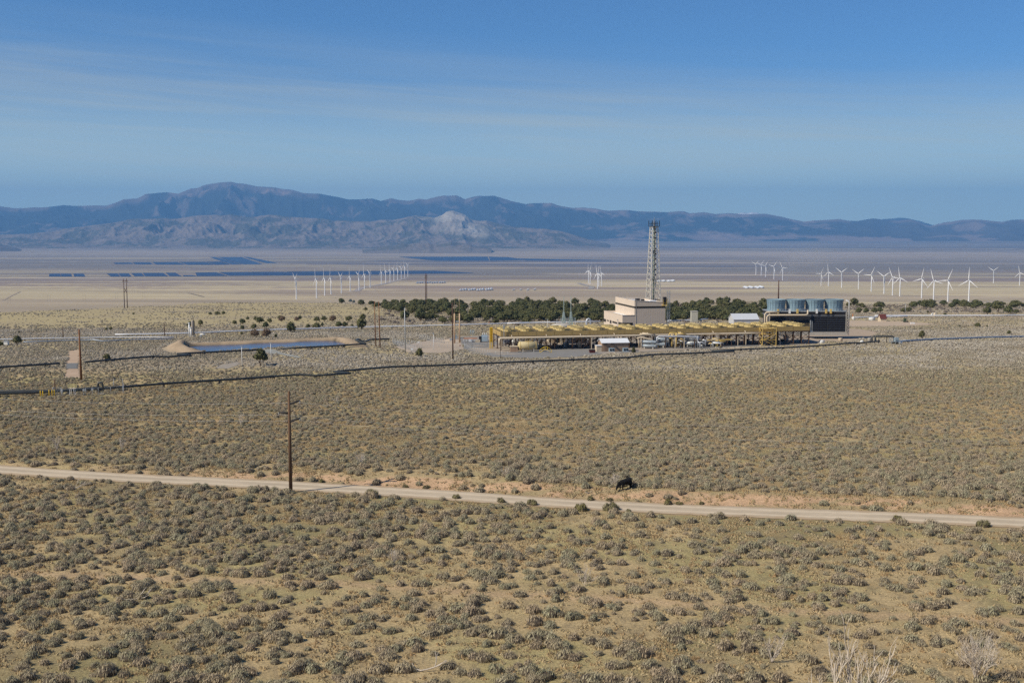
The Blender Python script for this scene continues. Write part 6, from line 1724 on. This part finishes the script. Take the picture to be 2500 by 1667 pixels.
pipeline('grey pipeline with a bend beside the wide juniper at the left', [(58, 838.4), (140, 835), (230, 832.8), (250, 836), (330, 832), (424, 830)], .22, GP, .6)
pipeline('white pipeline right of the tan building below the block hut', [(1630, 786.5), (1647, 786), (1700, 784.5), (1728, 781.5)], .40, WP, .8)
pipeline('thin white pipeline running right behind the cooling tower end', [(2080, 778.5), (2166, 775.6), (2215, 775)], .34, WP, .8)
pipeline('upper thin white pipeline towards the right edge of the picture', [(2136, 773.6), (2200, 773), (2291, 773.4), (2442, 773), (2476, 772), (2560, 771.5)], .34, WP, .8)
pipeline('blue-grey pipeline from the valve house to the right edge', [(2196, 837), (2280, 832), (2350, 829.5), (2500, 825.4), (2580, 823)], .36, mat('blue_grey_pipe', (.17, .23, .33), .4, .1, .4), .7, False)
# pipe arch and valve house on the right
g = G(2130, 837); Yg = g.y
e = empty('pipe_arch', g, 0, label='dark pipe arch lifted high over the access way at the right', cat='pipe arch')
o0 = g
m = MB(); m.tube([P(2137, 838, Yg) - o0, P(2137, 823, Yg) - o0, P(2139.5, 821, Yg) - o0, P(2178, 821, Yg) - o0, P(2182, 823, Yg) - o0, P(2183, 832, Yg) - o0], .34, 10); m.obj('pipe', BLACKP, e)
m = MB(); m.tube([P(2129, 838, Yg + 2) - o0, P(2129, 824, Yg + 2) - o0, P(2132, 821.5, Yg + 2) - o0, P(2140, 821.3, Yg + 2) - o0], .3, 10); m.obj('rear_pipe', BLACKP, e)
for px in (2146, 2165): MB().bar(P(px, 822, Yg) - o0, Vector((P(px, 822, Yg).x - o0.x, 0, -.4)), .2).obj('pipe_support', DARK, e)
g = G(2176, 841)
e = empty('valve_house', g, .05, label='blue-grey valve cage where the dark pipes end at the right', cat='valve station')
m = MB()
for x_ in (0, 1.6, 3.0): 
    for y_ in (0, 2.2): m.bar((x_, y_, -.3), (x_, y_, 2.3), .14)
for z_ in (1.1, 2.3): m.bar((0, 0, z_), (3, 0, z_), .12).bar((0, 2.2, z_), (3, 2.2, z_), .12).bar((0, 0, z_), (0, 2.2, z_), .12).bar((3, 0, z_), (3, 2.2, z_), .12)
m.obj('cage', GALV, e)
MB().tube([(.3, .9, .7), (4.2, .9, .7)], .42, 10).obj('valve_body', BLACKP, e); MB().box(1.7, 3.1, .4, 1.8, .9, 2.6).obj('actuator', BLUEG, e); MB().tube([(3.3, .8, .55), (4.6, .8, .55)], .45, 10).obj('sleeve', WHT, e)

# ---------------------------------------------------------------- lower left valve station
for k_, (px, py) in enumerate([(99, 969.8), (105, 969.8), (120.3, 967.8), (127.6, 967.8), (133.2, 967.6)]):
    g = G(px, py)
    MB().lathe([(.11, -.3), (.11, 1.52), (.06, 1.6)], 10).obj('bollard', BYEL, None, g, 0, label=['leftmost', 'second', 'third', 'fourth', 'rightmost'][k_] + ' of five yellow bollards before the dark pipes at the lower left', cat='bollard', group='yellow bollards')
g = G(176, 966)
e = empty('valve_platform', g, .1, label='pale yellow railed platform above the dark pipe at the lower left', cat='platform')
for x_ in (-.55, .55): 
    for y_ in (0, 1.2): MB().bar((x_, y_, -.3), (x_ * .8, y_, 1.7), .12).obj('leg', WHT, e)
m = MB(); m.box(-.75, .75, -.1, 1.3, 1.62, 1.72)
m.obj('deck', LTAN, e)
m = MB()
for x_ in (-.75, 0, .75): m.bar((x_, -.1, 1.7), (x_, -.1, 2.6), .08).bar((x_, 1.3, 1.7), (x_, 1.3, 2.6), .08)
for z_ in (2.1, 2.6): m.bar((-.75, -.1, z_), (.75, -.1, z_), .08).bar((-.75, 1.3, z_), (.75, 1.3, z_), .08)
m.obj('handrail', mat('pale_yellow_paint', (.70, .62, .28), .6, .08, 1), e)
g = G(246, 962)
e = empty('expansion_loop', g, 0, label='square grey pipe loop standing on the dark pipeline at the lower left', cat='pipe loop')
MB().tube([(-.6, 0, .8), (-.55, 0, 2.4), (-.35, 0, 2.7), (.3, 0, 2.7), (.5, 0, 2.4), (.6, 0, .8)], .26, 8).obj('pipe', BLACKP, e)
MB().box(-.8, .8, -.4, .4, -.2, .2).obj('base', CONC, e)
for k_, (px, py, lb) in enumerate([(151, 967, 'left grey control box of the fenced valve station'), (205, 965, 'small gauge stand on the valve station pipe'), (226, 963, 'second gauge stand near the pipe loop')]):
    g = G(px, py); e = empty('gauge_stand', g, 0, label=lb, cat='gauge stand'); MB().bar((0, 0, -.2), (0, 0, 1.2), .1).obj('post', GALV, e); MB().box(-.25, .25, -.15, .15, 1.0, 1.5).obj('box', GALV, e)
def fence(px, h_, label, post=3.0, m_=None, every=.35):
    w = [G(a, b) for a, b in px]; o0 = w[0].copy()
    e = empty('chain_link_fence', o0, 0, label=label, cat='fence')
    pm = MB().tube([(0, 0, -.3), (0, 0, h_)], .045, 6).mesh('post'); pm.materials.append(GALV)
    mesh_m = MB(); first = True
    for a, b in zip(w[:-1], w[1:]):
        n = max(1, int(round((b - a).length / post)))
        for i in range(n + (1 if b is w[-1] else 0)):
            p = a.lerp(b, i / n); p.z = gz(p.x, p.y)
            o = bpy.data.objects.new('post', pm); link(o, e); o.location = p - o0
        for i in range(n):
            p = a.lerp(b, i / n); q_ = a.lerp(b, (i + 1) / n); p.z = gz(p.x, p.y); q_.z = gz(q_.x, q_.y); p -= o0; q_ -= o0
            L_ = (q_ - p).length; k2 = int(L_ / every)
            for j in range(k2):
                for s1 in (0, 1):
                    u0 = j / k2; u1 = min(1, max(0, u0 + (h_ / L_ if s1 else -h_ / L_)))
                    hh = h_ * abs(u1 - u0) * L_ / h_
                    mesh_m.bar(p.lerp(q_, u0) + Vector((0, 0, .03)), p.lerp(q_, u1) + Vector((0, 0, min(h_, hh))), .014)
            for z_ in (h_ - .03, .08): mesh_m.bar(p + Vector((0, 0, z_)), q_ + Vector((0, 0, z_)), .035)
    mesh_m.obj('wire_mesh', m_ or GALV, e, kind='stuff')
    return e
fence([(1018, 862), (959, 842), (960, 838)], 2.2, 'chain-link fence along the left edge of the yard, curving away')
fence([(960, 838), (1030, 850), (1134, 849), (1190, 846)], 2.2, 'chain-link fence crossing the yard before the transformer')
fence([(1024, 829), (1060, 835), (1085, 838)], 2.2, 'far chain-link fence behind the yard, left of the tan H-frame')
fence([(1134, 853), (1160, 862), (1196, 871), (1240, 874)], 2.2, 'nearest chain-link fence in front of the gravel pad')
fence([(130, 965), (150, 966.5), (152, 969), (210, 967), (300, 960), (302, 955)], 1.9, 'chain-link fence round the valve station at the lower left')
fence([(278, 951), (300, 950)], 2.6, 'small wire enclosure panel right of the pipe loop')
fence([(115, 827), (145, 826)], 1.6, 'little wire enclosure on the straw slope at the left')
for px, py, w2, h2, m_, lb in [(1019.5, 843, .9, .55, WHT, 'white notice on the yard fence'), (1003, 861, .8, .6, WHT, 'white notice at the near left fence corner'), (1122, 852, .35, .6, mat('maroon_sign', (.2, .04, .05), .6, .1, 1), 'dark red notice on the fence right of the dark pole')]:
    g = G(px, py); e = empty('notice', g, 0, label=lb, cat='sign'); MB().box(0, w2, -.12, -.08, 1.0, 1.0 + h2).obj('board', m_, e); MB().bar((w2 / 2, -.05, -.2), (w2 / 2, -.05, 1.4), .05).obj('post', GALV, e)

# ---------------------------------------------------------------- overhead wires from the roadside pole
WM = mat('wire', (.55, .56, .58), .4, .05, 1, metal=.5)
nextp = G(3150, 1310); prevp = G(-700, 1080)
def pole_copy(g, label):
    o = copy_tree(bp); o.location = g; setp(o, label, 'utility pole'); return o
for k_, T_ in enumerate(TIPS):
    off = T_ - bp.location
    for s_, q_, lb in ((1, nextp + off + Vector((0, 0, 1.0)), 'right'), (-1, prevp + off + Vector((0, 0, .5)), 'left')):
        n = 40; sag = 2.0
        pts_ = [T_.lerp(q_, i / n) - Vector((0, 0, sag * 4 * (i / n) * (1 - i / n))) for i in range(n + 1)]
        MB().tube([p - T_ for p in pts_], .007, 4, False).obj('power_line', WM, None, T_, 0, label=['upper', 'middle', 'lower'][k_] + ' wire running ' + lb + ' from the tall roadside pole', cat='power line')
nextp.z = gz(nextp.x, nextp.y); prevp.z = gz(prevp.x, prevp.y)
pole_copy(nextp, 'next roadside power pole beyond the right edge'); pole_copy(prevp, 'next roadside power pole beyond the left edge')

# ---------------------------------------------------------------- cow
def skin_body(name, verts, edges, radii, m_, parent, sub=2, root=0):
    me = bpy.data.meshes.new(name); me.from_pydata([tuple(v) for v in verts], edges, [])
    o = bpy.data.objects.new(name, me); link(o, parent)
    sk = o.modifiers.new('skin', 'SKIN')
    lay = me.skin_vertices[0].data if me.skin_vertices else None
    if lay is None:
        # make the layer without an operator
        bm = __import__('bmesh').new(); bm.from_mesh(me); bm.verts.layers.skin.verify(); bm.to_mesh(me); bm.free()
        lay = me.skin_vertices[0].data
    for i, rr_ in enumerate(radii):
        lay[i].radius = rr_ if isinstance(rr_, tuple) else (rr_, rr_)
        lay[i].use_root = (i == root)
    sb = o.modifiers.new('sub', 'SUBSURF'); sb.levels = sub; sb.render_levels = sub
    me.materials.append(m_)
    return o
g = G(1527, 1194)
cow = empty('cow', (g.x, g.y, g.z - .05), math.radians(207), label='black cow grazing beside the twiggy heap above the road cutting', cat='cow')
COWM = mat('black_hide', (.006, .006, .006), .9, .2, 3)
V_ = [(-.78, 0, 1.12), (-.35, 0, 1.06), (.15, 0, 1.04), (.58, 0, 1.12), (.92, 0, .98), (1.18, 0, .62), (1.30, 0, .38), (1.46, 0, .16),
      (.58, .24, .78), (.60, .24, .42), (.56, .24, .05), (.58, -.24, .78), (.68, -.24, .42), (.66, -.24, .05),
      (-.74, .24, .86), (-.62, .25, .58), (-.80, .25, .36), (-.76, .25, .05), (-.74, -.24, .86), (-.66, -.25, .58), (-.90, -.25, .36), (-.88, -.25, .05)]
E_ = [(0, 1), (1, 2), (2, 3), (3, 4), (4, 5), (5, 6), (6, 7), (3, 8), (8, 9), (9, 10), (3, 11), (11, 12), (12, 13), (0, 14), (14, 15), (15, 16), (16, 17), (0, 18), (18, 19), (19, 20), (20, 21)]
R_ = [(.33, .34), (.40, .42), (.42, .42), (.34, .40), (.20, .28), (.14, .19), (.14, .16), (.09, .10), .16, .08, .06, .16, .08, .06, .20, .12, .07, .06, .20, .12, .07, .06]
skin_body('body', V_, E_, R_, COWM, cow, 2, 1)
m = MB(); m.tube([(-1.08, 0, 1.25), (-1.2, 0, 1.0), (-1.2, .02, .55)], [.05, .035, .03], 6); m.lathe([(.03, .25), (.07, .35), (.03, .6)], 6, (-1.2, .02, 0)); m.obj('tail', COWM, cow)
for s_ in (-1, 1):
    m = MB(); m.v = [(1.14, s_ * .12, .60), (1.10, s_ * .34, .60), (1.18, s_ * .32, .50), (1.12, s_ * .2, .66)]; m.f = [(0, 1, 2), (0, 3, 1)]; m.sm = [False] * 2; m.obj('ear', COWM, cow)

# ---------------------------------------------------------------- thin steam above the cooling tower
sm = MB(); c0 = ct.location + Vector((LX * .5, 6, zd + hs))
for i in range(4):
    x_ = -LX / 2 + LX / 8 + i * LX / 4
sm.lathe([(10, 0), (15, 3), (17, 10), (15, 18), (9, 25), (2, 30)], 20)
sm.v = [(x * 1.0, y * .25, z) for x, y, z in sm.v]
vm = bpy.data.materials.new('steam'); vm.use_nodes = True; vt = vm.node_tree; vt.nodes.clear()
vo = vt.nodes.new('ShaderNodeOutputMaterial'); vp = vt.nodes.new('ShaderNodeVolumePrincipled')
vp.inputs['Color'].default_value = (.9, .93, .97, 1)
vc = vt.nodes.new('ShaderNodeTexCoord'); vn = vt.nodes.new('ShaderNodeTexNoise'); vn.inputs['Scale'].default_value = .12; vn.inputs['Detail'].default_value = 3
vt.links.new(vc.outputs['Object'], vn.inputs['Vector'])
# density falls to nothing at the rim: distance from the plume axis in object space
sep = vt.nodes.new('ShaderNodeSeparateXYZ'); vt.links.new(vc.outputs['Object'], sep.inputs[0])
def mth(op, a, b=None):
    n = vt.nodes.new('ShaderNodeMath'); n.operation = op
    for i, q_ in enumerate((a, b)):
        if q_ is None: continue
        if isinstance(q_, (int, float)): n.inputs[i].default_value = q_
        else: vt.links.new(q_, n.inputs[i])
    return n.outputs[0]
x2 = mth('POWER', mth('MULTIPLY', sep.outputs[0], 1 / 17.), 2.0)
y2 = mth('POWER', mth('MULTIPLY', sep.outputs[1], 1 / 4.2), 2.0)
z1 = mth('SUBTRACT', mth('MULTIPLY', sep.outputs[2], 1 / 15.), .75)
z2_ = mth('POWER', mth('ABSOLUTE', z1), 2.0)
fall = mth('MAXIMUM', mth('SUBTRACT', 1.0, mth('ADD', mth('ADD', x2, y2), z2_)), 0.0)
dn = mth('MULTIPLY', mth('MULTIPLY', fall, .06), mth('MAXIMUM', mth('SUBTRACT', mth('MULTIPLY', vn.outputs['Fac'], 2.2), .5), 0.0))
vt.links.new(dn, vp.inputs['Density'])
vt.links.new(vp.outputs[0], vo.inputs['Volume'])
sm.obj('steam_plume', vm, None, c0, 0, kind='stuff')
# ---------------------------------------------------------------- air
hb = MB().box(-44000, 44000, -44000, 44000, -420, 1450).obj('haze', bpy.data.materials.new('haze_air'), kind='stuff')
hm = hb.data.materials[0]; hm.use_nodes = True; hm.node_tree.nodes.clear()
_o = hm.node_tree.nodes.new('ShaderNodeOutputMaterial'); _v = hm.node_tree.nodes.new('ShaderNodeVolumePrincipled')
_v.inputs['Color'].default_value = (0.225, 0.53, 1.0, 1)
_v.inputs['Density'].default_value = 3.8e-5
_v.inputs['Anisotropy'].default_value = 0.0
hm.node_tree.links.new(_v.outputs[0], _o.inputs['Volume'])
